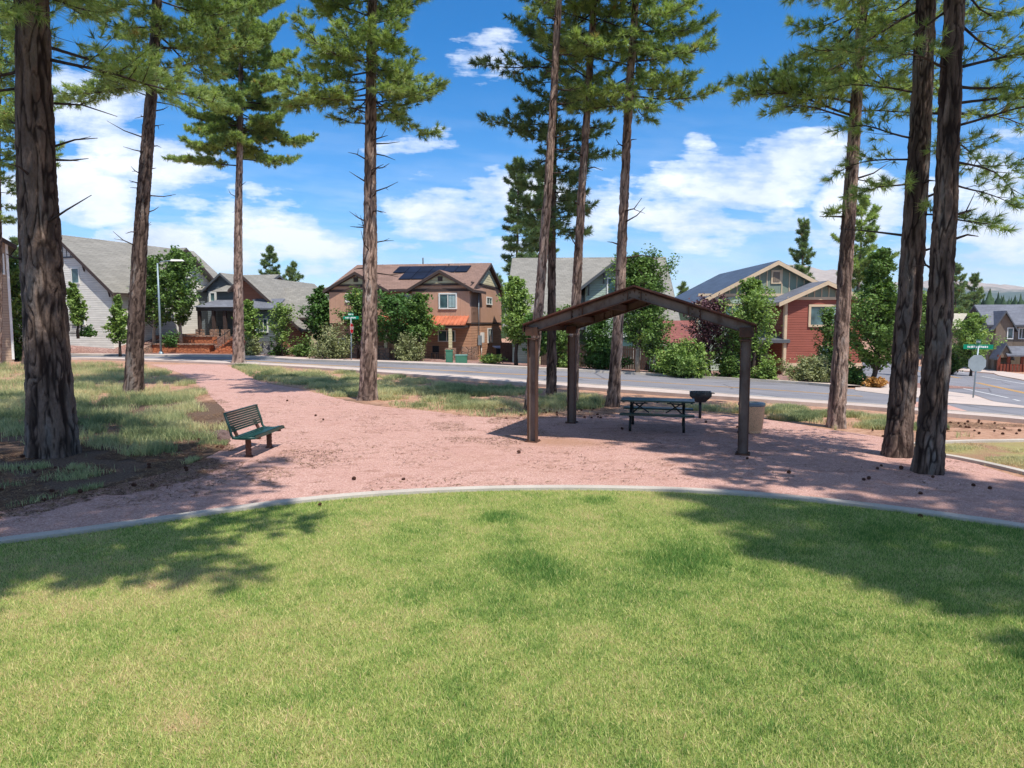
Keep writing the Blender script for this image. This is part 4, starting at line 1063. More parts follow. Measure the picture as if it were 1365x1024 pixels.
# ---- maroon roofed garage
K = House('small outbuilding with a maroon shingle roof behind the green bush', (P(884, 430, 47.5).x, 47.5), -.12, terrain(10, 47.5) - .1)
kx = K.front(925, 440)[0]; kz = K.front(900, 457)[1]; kz2 = K.front(900, 432, 2.1)[1]
K.gable('x', 0, 4.2, 0, kx, -.5, kz, kz2, 'siding_tan'); K.roof('x', 0, 4.2, 0, kx, kz, kz2, 'roof_maroon', .4, .3)
pw(K, 892, 462, 900, 476, 0)

# ---- taupe house at the far right
Y8 = 80
Q = House('taupe two-storey house with a gabled porch at the right edge', (P(1320, 430, Y8).x, Y8), -.3, terrain(60, 80))
f = Q.front
qe = f(1322, 433)[1]; qx = 11
mb = MB().bb(0, qx, 0, 9, -.6, qe); Q.part('wall', mb, 'siding_taupe')
Q.roof('x', 0, 9, 0, qx, qe, qe + 2.1, 'roof_slate', .5, .4, trim='slate_trim')
qa, qb = f(1328, 430, -1)[0], f(1351, 430, -1)[0]; qm, qz = f(1339, 417, -1)
Q.gable('y', qa, qb, -1, 4, -.5, qe - .1, qz, 'siding_taupe', 'gable_bay'); Q.roof('y', qa, qb, -1, 4, qe - .1, qz, 'roof_slate', .4, .3, trim='slate_trim')
pw(Q, 1344, 438, 1350, 451, -1, mull=0); pw(Q, 1359, 438, 1366, 451, 0, mull=1)
va, vb = f(1333, 470, -3)[0], f(1356, 470, -3)[0]; vm, vz = f(1341, 460, -3); ve = f(1333, 473, -3)[1]
Q.gable('y', va, vm + (vm - va), -3, -1, ve - .3, ve, vz, 'siding_taupe', 'porch_gable'); Q.roof('y', va, 2 * vm - va, -3, -1, ve, vz, 'roof_slate', .3, .2, trim='slate_trim')
t = MB().slab([(vm, -.98, ve + .9), (vm, -3.6, ve), (qx, -3.6, ve), (qx, -.98, ve + .9)], .15); Q.part('porch_roof', t, 'roof_slate')
for px in (1331, 1344, 1362):
    x = f(px, 480, -3)[0]; t = MB().bb(x - .13, x + .13, -3.2, -2.95, -.5, ve); Q.part('porch_post', t, 'wood_maroon')
t = MB()
for k in range(26): x = va + .3 * k; t.bb(x, x + .2, -3.35, -3.3, -.4, .85)
t.bb(va, va + 7.9, -3.3, -3.25, .7, .8); Q.part('porch_railing', t, 'wood_maroon')
Z = House('distant low house with a pale tan roof at the right', (P(1255, 430, 100).x, 100), -.1, terrain(70, 100))
zx = Z.front(1328, 430)[0]; zb = Z.front(1280, 439)[1]; zc = Z.front(1280, 420, 5)[1]
Z.gable('x', 0, 10, 0, zx, -.5, zb, zc, 'siding_taupe'); Z.roof('x', 0, 10, 0, zx, zb, zc, 'roof_tan', .4, .4)
# ------------------------------------------------------------------ picnic shelter
def shelter():
    FL, FR, BL, BR = G(710, 589), G(990, 606), G(762, 564), G(991, 577)
    for p in (FL, FR, BL, BR): p.z = 0
    root = empty('picnic_shelter', (0, 0, 0), 0, 'open-sided steel picnic shelter with weathered gabled roof', 'shelter')
    zeL, zr = 2.46, 3.27
    ax = (FR - FL).normalized(); 
    # H-section posts
    for p in (FL, FR, BL, BR):
        m = MB(); rz = math.atan2(ax.y, ax.x)
        R3 = Matrix.Rotation(rz, 3, 'Z')
        for s in (-1, 1): m.box(p + R3 @ Vector((s * .095, 0, 1.18)), (.016, .19, 2.4), rz)
        o = m.build('post', M['steel'], root)
        w = MB().box(p + R3 @ Vector((0, 0, 1.18)), (.174, .014, 2.36), rz); w.build('web', M['steel_web'], o)
        c = MB().box(p + Vector((0, 0, 2.385)), (.26, .26, .02), rz); c.box(p + Vector((0, 0, .012)), (.3, .3, .024), rz)
        for sx in (-1, 1):
            for sy in (-1, 1): c.box(p + R3 @ Vector((sx * .12, sy * .12, .035)), (.03, .03, .025), rz)
        c.build('base_plate', M['steel'], o)
    # rafters: I beams front and back
    def frame(A, B):
        mid = (A + B) / 2; ax = (B - A).normalized(); a = A - ax * .14; b = B + ax * .14; nrm = Vector((ax.y, -ax.x, 0))
        for e, s in ((a, -1), (b, 1)):
            E = Vector((e.x, e.y, zeL + .03)); Rr = Vector((mid.x, mid.y, zr)); d = (Rr - E)
            m = MB()
            m.bar(E, Rr, .14, .016); E2 = E + Vector((0, 0, .2)); R2 = Rr + Vector((0, 0, .2)); m.bar(E2, R2, .14, .016)
            for k in (.0, .42, .52, .93):
                c = E.lerp(Rr, k) + Vector((0, 0, .1)); m.box(c + d.normalized() * .03, (.012, .12, .19), math.atan2(ax.y, ax.x))
            o = m.build('rafter', M['steel'], root)
            w = MB(); w.bar(E + Vector((0, 0, .1)), Rr + Vector((0, 0, .1)), .012, .19, up=(0, 0, 1)); w.build('web', M['steel_web'], o)
            bt = MB()
            for k in (.44, .50, .9, .96):
                c = E.lerp(Rr, k) + Vector((0, 0, .1))
                for dzz in (-.05, .05): bt.box(c + nrm * .015 + Vector((0, 0, dzz)), (.025, .02, .025))
            bt.build('bolt', M['steel'], o)
            h = MB(); h.box(Vector((e.x, e.y, zeL + .09)) - ax * s * .13, (.28, .2, .2), math.atan2(ax.y, ax.x)); h.build('knee_joint', M['steel'], o)
        return a, b, mid
    a1, b1, m1 = frame(FL, FR); a2, b2, m2 = frame(BL, BR)
    dirb = (m2 - m1).normalized(); f0, f1 = -.12, .12
    for (p, q, s) in ((a1, a2, -1), (b1, b2, 1)):
        e1 = p - dirb * .12 - (m1 - p).normalized() * .06; e2 = q + dirb * .12 - (m2 - q).normalized() * .06
        r1 = m1 - dirb * .12; r2 = m2 + dirb * .12
        V = lambda v, z: Vector((v.x, v.y, z))
        top = [V(e1, zeL + .235), V(e2, zeL + .235), V(r2, zr + .255), V(r1, zr + .255)]
        deck = MB().slab(top, .02)
        n = 14                                           # ribs of the corrugated deck, underneath and above
        for k in range(n + 1):
            t = k / n; A = top[0].lerp(top[1], t); Bp = top[3].lerp(top[2], t); deck.bar(A + Vector((0, 0, .012)), Bp + Vector((0, 0, .012)), .05, .03)
            if 0 < k < n: deck.bar(A + Vector((0, 0, -.03)), Bp + Vector((0, 0, -.03)), .05, .022)
        o = deck.build('roof_deck', M['steel_deck'], root)
        ed = MB().bar(V(e1, zeL + .16), V(e2, zeL + .16), .02, .16); ed.build('eave_beam', M['steel'], o)
        for t in (.3, .68):
            A = V(p, zeL).lerp(V(m1, zr), t); Bq = V(q, zeL).lerp(V(m2, zr), t)
            pr = MB().bar(A + Vector((0, 0, .12)), Bq + Vector((0, 0, .12)), .09, .14); pr.build('purlin', M['steel'], root)
    rd = MB().bar(Vector((m1.x, m1.y, zr + .1)), Vector((m2.x, m2.y, zr + .1)), .12, .18); rd.build('ridge_beam', M['steel'], root)
shelter()

# ------------------------------------------------------------------ park bench
def bench():
    A = G(327, 612); rzb = math.radians(-3.5)
    root = empty('park_bench', (-5.36, 14.92, 0), rzb, 'green slatted metal park bench on two brown posts', 'bench')
    # local: y along the bench, +x the facing side
    hl = .76
    st = MB(); prof = []
    for k in range(7): prof.append((.21 - k * .068, .452 + .012 * math.cos(k) - .004 * k))
    st.bar((.225, -hl, .44), (.225, hl, .44), .03, .07)
    for k, (x, z) in enumerate(prof): st.bar((x, -hl, z), (x, hl, z), .052, .022)
    for y in (-hl, 0, hl): st.bar((.25, y, .425), (-.23, y, .42), .05, .03)
    st.build('seat', M['green_paint'], root, bevel=0)
    bk = MB()
    for k in range(8):
        z = .56 + k * .046; x = -.26 - k * .013; bk.bar((x, -hl, z), (x, hl, z), .02, .037)
    bk.bar((-.37, -hl, .925), (-.37, hl, .925), .05, .03)
    bk.build('backrest', M['green_paint'], root)
    for y in (-hl, hl):
        fr = MB(); fr.tube([(.24, y, .43), (0, y, .415), (-.18, y, .42), (-.25, y, .48), (-.28, y, .62), (-.38, y, .93)], .026, 8)
        fr.build('end_frame', M['green_paint'], root)
    for y in (-.53, .53):
        l = MB().box((-.01, y, .2), (.085, .085, .42)); 
        for k in range(5): l.box((.046, y, .08 + k * .075), (.01, .03, .03))
        l.build('leg', M['bench_leg'], root)
        c = MB().bar((-.24, y, .40), (.25, y, .40), .07, .05); c.bar((-.22, y, .40), (-.33, y, .62), .06, .05); c.build('bracket', M['bench_leg'], root)
        f = MB().lathe([(.09, 0), (.09, .02), (.06, .05)], 10, (-.01, y, 0)); f.build('foot', M['bench_leg'], root)
bench()

# ------------------------------------------------------------------ picnic table
def table():
    a, b = G(838, 575), G(913, 578); c = (a + b) / 2; rz = math.radians(-13)
    R3 = Matrix.Rotation(rz, 3, 'Z'); c = c + R3 @ Vector((0, .62, 0)); c.z = 0
    root = empty('picnic_table', c, rz, 'dark green metal picnic table with attached benches under the shelter', 'picnic table')
    t = MB()
    for k in range(5): t.box((0, -.3 + k * .15, .75), (1.85, .14, .04))
    for x in (-.85, 0, .85): t.box((x, 0, .715), (.05, .7, .03))
    t.build('tabletop', M['green_paint'], root)
    for s in (-1, 1):
        q = MB()
        for k in range(2): q.box((0, s * (.62 + k * .15), .45), (1.83, .14, .04))
        q.build('bench_seat', M['green_paint'], root)
        for x in (-.66, .66):
            l = MB().tube([(x, s * .15, .72), (x, s * .38, .42), (x, s * .62, .12), (x, s * .6, .0)], .034, 8); l.build('leg', M['table_leg'], root)
    for x in (-.66, .66):
        f = MB().bar((x, -.76, .415), (x, .76, .415), .05, .05); f.bar((x, -.3, .7), (x, .3, .7), .05, .04); f.bar((x, 0, .7), (x - math.copysign(.45, x), 0, .42), .03, .03)
        f.bar((x, -.3, .68), (x - math.copysign(.42, x), -.3, .7), .03, .03); f.bar((x, -.55, .42), (x - math.copysign(.35, x), -.1, .71), .025, .025); f.build('crossbar', M['table_leg'], root)
table()

# ------------------------------------------------------------------ grill
def grill():
    c = G(933, 558); root = empty('park_grill', c, math.radians(-12), 'dark pedestal barbecue grill beside the picnic table', 'grill')
    MB().tube([(0, 0, -.05), (0, 0, .5)], .042, 10).build('post', M['grill'], root)
    b = MB(); T = [(-.3, -.22), (.3, -.22), (.3, .22), (-.3, .22)]; L = [(-.13, -.12), (.13, -.12), (.13, .12), (-.13, .12)]
    vs = [(x, y, .78) for x, y in T] + [(x, y, .66) for x, y in T] + [(x, y, .48) for x, y in L] + [(x * .93, y * .93, .78) for x, y in T] + [(x * .93, y * .9, .68) for x, y in T]
    fs = []
    for i in range(4):
        j = (i + 1) % 4; fs += [(i, j, 4 + j, 4 + i), (4 + i, 4 + j, 8 + j, 8 + i), (i, 12 + i, 12 + j, j), (12 + i, 16 + i, 16 + j, 12 + j)]
    fs += [(8, 9, 10, 11), (16, 17, 18, 19)]
    b.add(vs, fs); b.build('firebox', M['grill'], root, recalc=False)
    g = MB()
    for k in range(13): g.bar((-.27 + k * .045, -.2, .765), (-.27 + k * .045, .2, .765), .012, .012)
    g.bar((-.28, -.2, .765), (.28, -.2, .765), .015, .015); g.bar((-.28, .2, .765), (.28, .2, .765), .015, .015); g.build('grate', M['iron'], root)
    h = MB().tube([(-.12, -.22, .73), (-.12, -.3, .71), (.12, -.3, .71), (.12, -.22, .73)], .012, 6); h.tube([(.3, -.1, .74), (.38, -.1, .74), (.38, .1, .74), (.3, .1, .74)], .012, 6); h.build('handle', M['iron'], root)
grill()

# ------------------------------------------------------------------ concrete bin
def bin_():
    c = G(1001, 576.5); root = empty('litter_bin', c, 0, 'round tan concrete litter bin behind the right shelter post', 'bin')
    MB().lathe([(.24, 0), (.25, .03), (.235, .06), (.27, .1), (.3, .4), (.315, .66), (.31, .7), (.26, .7)], 28).build('body', M['bin'], root)
    MB().lathe([(.325, .68), (.33, .73), (.31, .755), (.17, .765), (.16, .7)], 28).build('lid', M['bin_lid'], root)
bin_()

# ------------------------------------------------------------------ rock
def rock(c, s, label, seed, group=None):
    import bmesh
    bm = bmesh.new(); bmesh.ops.create_icosphere(bm, subdivisions=3, radius=1)
    P_ = np.array([v.co[:] for v in bm.verts]); n = fbm(P_ * 1.3 + seed * 9.1, 3); n2 = fbm(P_ * 4 + seed, 3)
    for v, a, b in zip(bm.verts, n, n2): v.co = Vector((v.co.x * s[0], v.co.y * s[1], max(-.2, v.co.z) * s[2])) * (.65 + a * .7 + b * .15)
    me = bpy.data.meshes.new('boulder'); bm.to_mesh(me); bm.free(); me.materials.append(M['rock']); o = link(bpy.data.objects.new('boulder', me)); o.location = c
    return tag(o, label, 'rock', group)
rock(G(295, 584), (.24, .2, .2), 'dark reddish boulder in the grass behind the bench', 3)

# ------------------------------------------------------------------ pine cones
def cones():
    import bmesh
    m = MB(); rn = random.Random(4)
    ga = 0; vs = []
    for k in range(46):
        t = k / 46; ga += 2.399; r = .038 * math.sin(PI * (t * .85 + .12)) ** .8; z = .09 * t
        d = Vector((math.cos(ga), math.sin(ga), .25)); c = Vector((0, 0, z)); tip = c + d * (r + .008); sd = Vector((-math.sin(ga), math.cos(ga), 0)) * .012
        m.add([c + d * r * .3 - sd * .6, c + d * r * .3 + sd * .6, tip + sd * .8, tip - sd * .8, tip + Vector((0, 0, .007))], [(0, 1, 2, 3), (3, 2, 4), (0, 3, 4), (1, 4, 2)])
    m.lathe([(.012, 0), (.024, .03), (.02, .06), (.006, .092)], 8)
    proto = m.build('pine_cone', M['cone'], None, recalc=False)
    spots = []
    near_named = [((422, 555), 0), ((431, 561), 0), ((694, 605), 0), ((176, 649), 1), ((73, 657), 1), ((60, 668), 1), ((204, 650), 1), ((1171, 627), 2), ((1173, 622), 2), ((1156, 640), 2), ((1149, 641), 2), ((1245, 638), 2), ((1295, 648), 2), ((1203, 626), 2), ((1320, 652), 2), ((424, 676), 0), ((1225, 689), 2), ((5, 655), 1), ((178, 552), 1), ((1230, 660), 2), ((1052, 631), 2), ((540, 640), 0), ((382, 535), 0), ((470, 640), 0)]
    for (p, z) in near_named: spots.append((G(*p), z))
    def fill(n, px0, px1, py0, py1, z):
        for _ in range(n): spots.append((G(rn.uniform(px0, px1), rn.uniform(py0, py1)), z))
    fill(22, 640, 810, 545, 560, 4); fill(24, 1260, 1365, 560, 580, 5); fill(16, 20, 250, 600, 660, 1); fill(12, 1160, 1240, 572, 584, 5); fill(8, 200, 300, 560, 600, 1); fill(4, 820, 1000, 560, 640, 6)
    lab = {0: 'brown pine cone lying on the pink gravel path', 1: 'brown pine cone in the dark litter near the big left trunk', 2: 'brown pine cone on the gravel near the two right trunks', 3: 'lone pine cone lying on the lawn at lower left',
           4: 'brown pine cone in the dirt behind the left shelter posts', 5: 'brown pine cone on the dirt beside the street at right', 6: 'brown pine cone on the gravel around the picnic table'}
    for i, (p, z) in enumerate(spots):
        o = proto if i == 0 else proto.copy()
        if i: link(o)
        o.location = (p.x, p.y, p.z + .03); s = rn.uniform(.55, .9); o.scale = (s, s, s)
        o.rotation_euler = (rn.uniform(1.1, 1.9), rn.uniform(-.3, .3), rn.uniform(0, 6.28)); tag(o, lab[z], 'pine cone', 'fallen pine cones')
cones()

# ------------------------------------------------------------------ needle litter & twigs
def litter():
    r = np.random.default_rng(77)
    def patch(px, n):
        poly = [(p.x, p.y) for p in gp(px)]; xs = [p[0] for p in poly]; ys = [p[1] for p in poly]; out = []; g = 0
        while g < n:
            x = r.uniform(min(xs), max(xs), n * 3); y = r.uniform(min(ys), max(ys), n * 3); m = inpoly(x, y, poly) & (np.abs(x) < .8 * y); 
            f = fbm(np.stack([x, y, x * 0], 1) * 1.1, 3); m &= f > .45; out.append(np.stack([x[m], y[m]], 1)); g += m.sum()
        return np.concatenate(out)[:n]
    XY = np.concatenate([patch([(-100, 590), (300, 590), (330, 610), (260, 640), (80, 680), (-150, 715)], 14000), patch([(300, 600), (460, 600), (420, 640), (0, 700), (100, 660)], 1800), patch([(640, 545), (820, 545), (820, 556), (640, 560)], 2500), patch([(320, 520), (640, 556), (1000, 560), (1300, 620), (1300, 660), (900, 640), (400, 660), (250, 660)], 5000), patch([(225, 498), (312, 540), (314, 600), (240, 560)], 4000), patch([(560, 550), (700, 556), (760, 600), (600, 590)], 1500), patch([(1255, 562), (1400, 568), (1400, 580), (1255, 576)], 2500)])
    n = len(XY); az = r.uniform(0, PI, n); L = r.uniform(.04, .12, n); w = r.uniform(.003, .007, n)
    q = .9 * XY[:, 0] + .44 * XY[:, 1]; z = -.045 * np.clip(q - 18, 0, 57) + .012 + r.uniform(0, .012, n)
    d = np.stack([np.cos(az), np.sin(az), r.uniform(-.1, .1, n)], 1) * L[:, None] / 2; s = np.stack([-np.sin(az), np.cos(az), az * 0], 1) * w[:, None]
    c = np.stack([XY[:, 0], XY[:, 1], z], 1); V = np.stack([c - d - s, c - d + s, c + d + s, c + d - s], 1).reshape(-1, 3); F = np.arange(4 * n).reshape(-1, 4)
    m = Mat('needle_litter', .9, .1); a = m.attr('var'); m.color(m.ramp(a, [(0, s2l((64, 44, 38))), (.6, s2l((130, 96, 72))), (1, s2l((178, 150, 116)))]))
    o = np_mesh('needle_litter', V, F, m.m, None, False, {'var': np.repeat(r.random(n), 4)}); tag(o, 'brown fallen pine needles and bark bits on the ground', 'litter', None, 'stuff')
litter()

# ------------------------------------------------------------------ street lamp
def lamp():
    c = G(215, 473.2); root = empty('street_lamp', c, 0, 'tall pale steel street lamp on the far pavement', 'street lamp')
    H_ = P(215, 351, c.y).z - c.z
    MB().tube([(0, 0, 0), (0, 0, H_ * .5), (0, 0, H_)], [.1, .085, .06], 12).build('pole', M['galv'], root)
    k = c.y / FPX
    a = MB().tube([(0, 0, H_ - .1), (.3, 0, H_ + .12), (.9, 0, H_ + .2), (1.3, 0, H_ + .2)], .04, 8); a.build('arm', M['galv'], root)
    h = MB(); h.add([(1.15, -.15, H_ + .17), (2.25, -.13, H_ + .17), (2.25, .13, H_ + .17), (1.15, .15, H_ + .17), (1.2, -.1, H_ + .33), (2.1, -.07, H_ + .3), (2.1, .07, H_ + .3), (1.2, .1, H_ + .33)], [(3, 2, 1, 0), (4, 5, 6, 7), (0, 1, 5, 4), (1, 2, 6, 5), (2, 3, 7, 6), (3, 0, 4, 7)]); h.build('lamp_head', M['white_trim'], root)
    MB().lathe([(.22, 0), (.22, .08), (.14, .3)], 12).build('base', M['galv'], root)
lamp()

# ------------------------------------------------------------------ signs
def octagon(r, y, z0, d):
    return [(r * math.cos(PI / 8 + k * PI / 4), y, z0 + r * math.sin(PI / 8 + k * PI / 4)) for k in range(8)]
def text(s, size, mat, parent, loc, rz=0, flip=False, ext=.002):
    c = bpy.data.curves.new('lettering', 'FONT'); c.body = s; c.size = size; c.align_x = 'CENTER'; c.align_y = 'CENTER'; c.extrude = ext
    t = bpy.data.objects.new('tmp', c); COL.objects.link(t); bpy.context.view_layer.update()
    me = bpy.data.meshes.new_from_object(t.evaluated_get(bpy.context.evaluated_depsgraph_get())); bpy.data.objects.remove(t)
    me.materials.clear(); me.materials.append(mat)
    o = bpy.data.objects.new('lettering', me); link(o, parent); o.location = loc; o.rotation_euler = (PI / 2, 0, rz)
    return o
def stop_sign(c, rz, H_, lean, label, face_front, blades_rz, name='stop_sign'):
    root = empty('stop_sign', c, 0, label, 'stop sign')
    top = Vector((lean, 0, H_)); 
    MB().tube([(0, 0, -.05), tuple(top)], .035, 8).build('post', M['galv'], root)
    zc = H_ - .72; x = lean * zc / H_; R3 = Matrix.Rotation(rz, 3, 'Z')
    o8 = [R3 @ Vector(p) for p in octagon(.4, 0, 0, 0)]
    off = R3 @ Vector((0, -.05, 0))
    b = MB().prism([p + Vector((x, 0, zc)) + off for p in o8], R3 @ Vector((0, .006, 0))); plate = b.build('sign_plate', M['sign_back'] if not face_front else M['sign_red'], root)
    if face_front: f = R3 @ Vector((0, -.008, 0)); w = -1
    else: f = R3 @ Vector((0, .008, 0)); w = 1
    fr = [R3 @ Vector(p) for p in octagon(.39, 0, 0, 0)]
    fw = MB().prism([p + Vector((x, 0, zc)) + off + f * (1.0 if not face_front else .4) for p in fr], f * .2); ob = fw.build('white_border', M['sign_white'], plate)
    fr = [R3 @ Vector(p) for p in octagon(.365, 0, 0, 0)]
    fw = MB().prism([p + Vector((x, 0, zc)) + off + f * (1.5 if not face_front else .9) for p in fr], f * .2); fw.build('red_face', M['sign_red'], plate)
    text('STOP', .3, M['sign_white'], plate, Vector((x, 0, zc)) + off + f * 2.2, rz + (0 if face_front else PI))
    for k, (bz, dz) in enumerate(((blades_rz, 0), (blades_rz + PI / 2, .23))):
        R4 = Matrix.Rotation(bz, 3, 'Z'); m = MB().box((lean, 0, H_ + .02 + dz), (1.15 if k == 0 else .9, .012, .21), bz); g = m.build('street_name_blade', M['sign_green'], root)
        for s in (-1, 1):      # unreadable lettering kept as small white strokes
            t = MB(); xx = -.4
            rn = random.Random(k * 7 + 3)
            while xx < .4:
                w_ = rn.uniform(.03, .06); t.box(Vector((lean, 0, H_ + .02 + dz)) + R4 @ Vector((xx, s * .009, rn.uniform(-.01, .01))), (w_, .004, rn.uniform(.07, .1)), bz); xx += w_ + .02 + (rn.random() < .15) * .07
            t.build('lettering', M['sign_white'], g)
    return root
cR = G(1297, 531)
hR = P(1304, 463, cR.y).z - cR.z
stop_sign(cR, math.radians(-8), hR, P(1304, 463, cR.y).x - cR.x, 'stop sign seen from its grey back below green street blades', False, math.radians(-22))
cL = G(468.5, 482.5)
hL = P(469, 424, cL.y).z - cL.z
stop_sign(cL, math.radians(84), hL, .02, 'red stop sign under green street name blades by the brown house', True, math.radians(-12))

# ------------------------------------------------------------------ small roadside things
def box_thing(name, label, c, d, mat, rz=0, lidmat=None):
    root = empty(name, c, rz, label, name.replace('_', ' '))
    MB().box((0, 0, d[2] * .45), (d[0], d[1], d[2] * .9)).build('body', M[mat], root, bevel=.02)
    m = MB().box((0, 0, d[2] * .95), (d[0] * 1.08, d[1] * 1.08, d[2] * .1)); m.build('lid', M[lidmat or mat], root, bevel=.015)
    m = MB().box((0, -d[1] / 2 - .01, d[2] * .45), (d[0] * .75, .02, d[2] * .6)); m.build('door', M[mat], root)
box_thing('utility_box', 'green utility pedestal in front of the brown house porch', G(599, 485.5), (.45, .4, .95), 'green_metal', 0)
box_thing('utility_box', 'small olive utility cabinet beside the green pedestal', G(615, 486), (.75, .5, .65), 'green_metal', 0, 'teal_metal')
def dome():
    c = G(418, 471.5); root = empty('utility_dome', c, 0, 'low pale teal transformer cover near the left gardens', 'utility box')
    MB().box((0, 0, .05), (1.2, 1.0, .1)).build('pad', M['concrete'], root)
    MB().lathe([(.55, .1), (.55, .3), (.5, .45), (.35, .55), (.1, .58)], 20).build('cover', M['teal_metal'], root)
dome()
def bins():
    b = Vector((P(664, 470, 57).x, 57, terrain(0, 57))); root = empty('wheelie_bin', b, .4, 'dark bin with a pale blue lid beside the wooden fence', 'bin')
    MB().prism([(-.28, -.3, .1), (.28, -.3, .1), (.32, -.36, 1.0), (-.32, -.36, 1.0)], (0, .62, 0)).build('body', M['iron'], root)
    MB().slab([(-.36, -.42, 1.08), (.36, -.42, 1.08), (.36, .34, 1.2), (-.36, .34, 1.2)], .06).build('lid', simple('blue_lid', (130, 150, 184), .5), root)
    for s in (-1, 1): MB().tube([(s * .24, .28, .12), (s * .32, .28, .12)], .12, 12).build('wheel', M['iron'], root)
bins()
def fence(label, a, b, z, h, mat, step=.16, rail=True, name='fence'):
    a = Vector(a); b = Vector(b); root = empty(name, (a.x, a.y, a.z), 0, label, 'fence'); d = b - a; L_ = d.length; n = int(L_ / step); pick = MB()
    for i in range(n): pick.box(d * (i / n) + Vector((0, 0, h / 2)), (step * .88 if mat != 'iron' else .02, .025, h), math.atan2(d.y, d.x))
    pick.build('pickets', M[mat], root)
    for zz_ in (.25, .85):
        MB().bar(Vector((0, .04, h * zz_)), d + Vector((0, .04, h * zz_)), .05, .07).build('rail', M[mat], root)
    k = max(1, int(L_ / 2.4))
    for i in range(k + 1): MB().box(d * (i / k) + Vector((0, .08, h / 2 + .05)), (.1, .1, h + .1)).build('post', M[mat], root)
fence('dark wooden board fence between the brown house and the grey house', (P(668, 470, 55).x, 55, terrain(0, 55)), (P(722, 470, 52).x, 52, terrain(2, 52)), 0, 1.5, 'wood_dark')
fence('dark board fence in the shade behind the tall green tree', (P(722, 470, 50).x, 50, terrain(3, 50)), (P(865, 478, 48.5).x, 48.5, terrain(9, 48)), 0, 1.6, 'wood_dark')
fence('low black iron railing in front of the white house', (P(76, 447, 62).x, 62, 1.55), (P(108, 447, 61).x, 61, 1.55), 0, 1.15, 'iron', .14)
def pillar():
    c = G(880, 500); c = Vector((P(879, 480, 46).x, 46, terrain(9, 46))); root = empty('gate_pillar', c, -.1, 'orange stone driveway pillar beside a pale meter box', 'pillar')
    MB().box((.1, 0, .85), (.55, .5, 1.7)).build('shaft', M['wall_block'], root); MB().box((.1, 0, 1.74), (.68, .62, .1)).build('cap', M['concrete'], root)
    MB().box((-.42, -.02, .6), (.42, .35, 1.15)).build('meter_box', M['white_trim'], root, bevel=.02)
pillar()
# retaining walls on the left: orange block wall with steps, gravel bank
def rwall():
    a, b = G(165, 470.5), G(322, 472.5); a.z = b.z = 0; d = b - a; L_ = d.length; rz = math.atan2(d.y, d.x)
    root = empty('retaining_wall', a, rz, 'orange block retaining wall with steps below the porch', 'retaining wall')
    m = MB().bb(0, L_ * .70, .6, 1.2, -.1, .75); m.bb(.0, L_ * .62, 2.4, 3.0, .5, 1.45); m.build('wall', M['wall_block'], root)
    MB().bb(-.05, L_ * .72, .5, 1.28, .75, .87).build('coping', M['stone'], root)
    MB().bb(-.05, L_ * .62, 2.3, 3.08, 1.45, 1.57).build('coping', M['stone'], root)
    MB().bb(0, L_ * .7, 1.2, 2.4, -.1, .7).build('terrace', M['yard'], root)
    MB().bb(-12, L_ * .62, 3.0, 8, -.1, 1.42).build('terrace', M['yard'], root)
    for i in range(8):
        s = MB().bb(L_ * .72, L_ * .92, .5 + i * .38, 4.5, -.1, .16 + i * .16); s.build('step', M['wall_block'], root)
    MB().prism([(L_ * .92, .5, -.1), (L_ * .92, 4.5, -.1), (L_ * .92, 4.5, 1.6), (L_ * .92, .5, .3)], (.5, 0, 0)).build('side_wall', M['wall_block'], root)
    h = MB()
    for x in (L_ * .74, L_ * .90):
        h.tube([(x, .6, 1.1), (x, 3.6, 2.35), (x, 4.3, 2.35)], .03, 6)
        for y, z in ((.6, .2), (2.1, .9), (3.6, 1.5)): h.tube([(x, y, z), (x, y, z + .95)], .025, 6)
    h.build('handrail', M['iron'], root)
M['yard'] = bpy.data.materials['yard_gravel']
rwall()
def bank():
    a, b = G(-120, 471), G(150, 473.5); a.z = b.z = 0; d = b - a; L_ = d.length; rz = math.atan2(d.y, d.x)
    root = empty('garden_bank', a, rz, 'sloping gravel bank with stone edging below the white house', 'garden bank')
    MB().prism([(0, 1.7, -.1), (0, 7.2, 1.5), (0, 16, 1.5), (0, 16, -.2)], (L_, 0, 0)).build('slope', M['yard'], root)
    MB().bb(0, L_ * .92, 6.9, 7.3, 1.3, 1.72).build('stone_edging', M['stone'], root)
    MB().prism([(L_, 1.6, -.1), (L_, 7.4, 1.65), (L_, 16, 1.65), (L_, 16, -.2)], (.35, 0, 0)).build('side_wall', M['stone'], root)
bank()
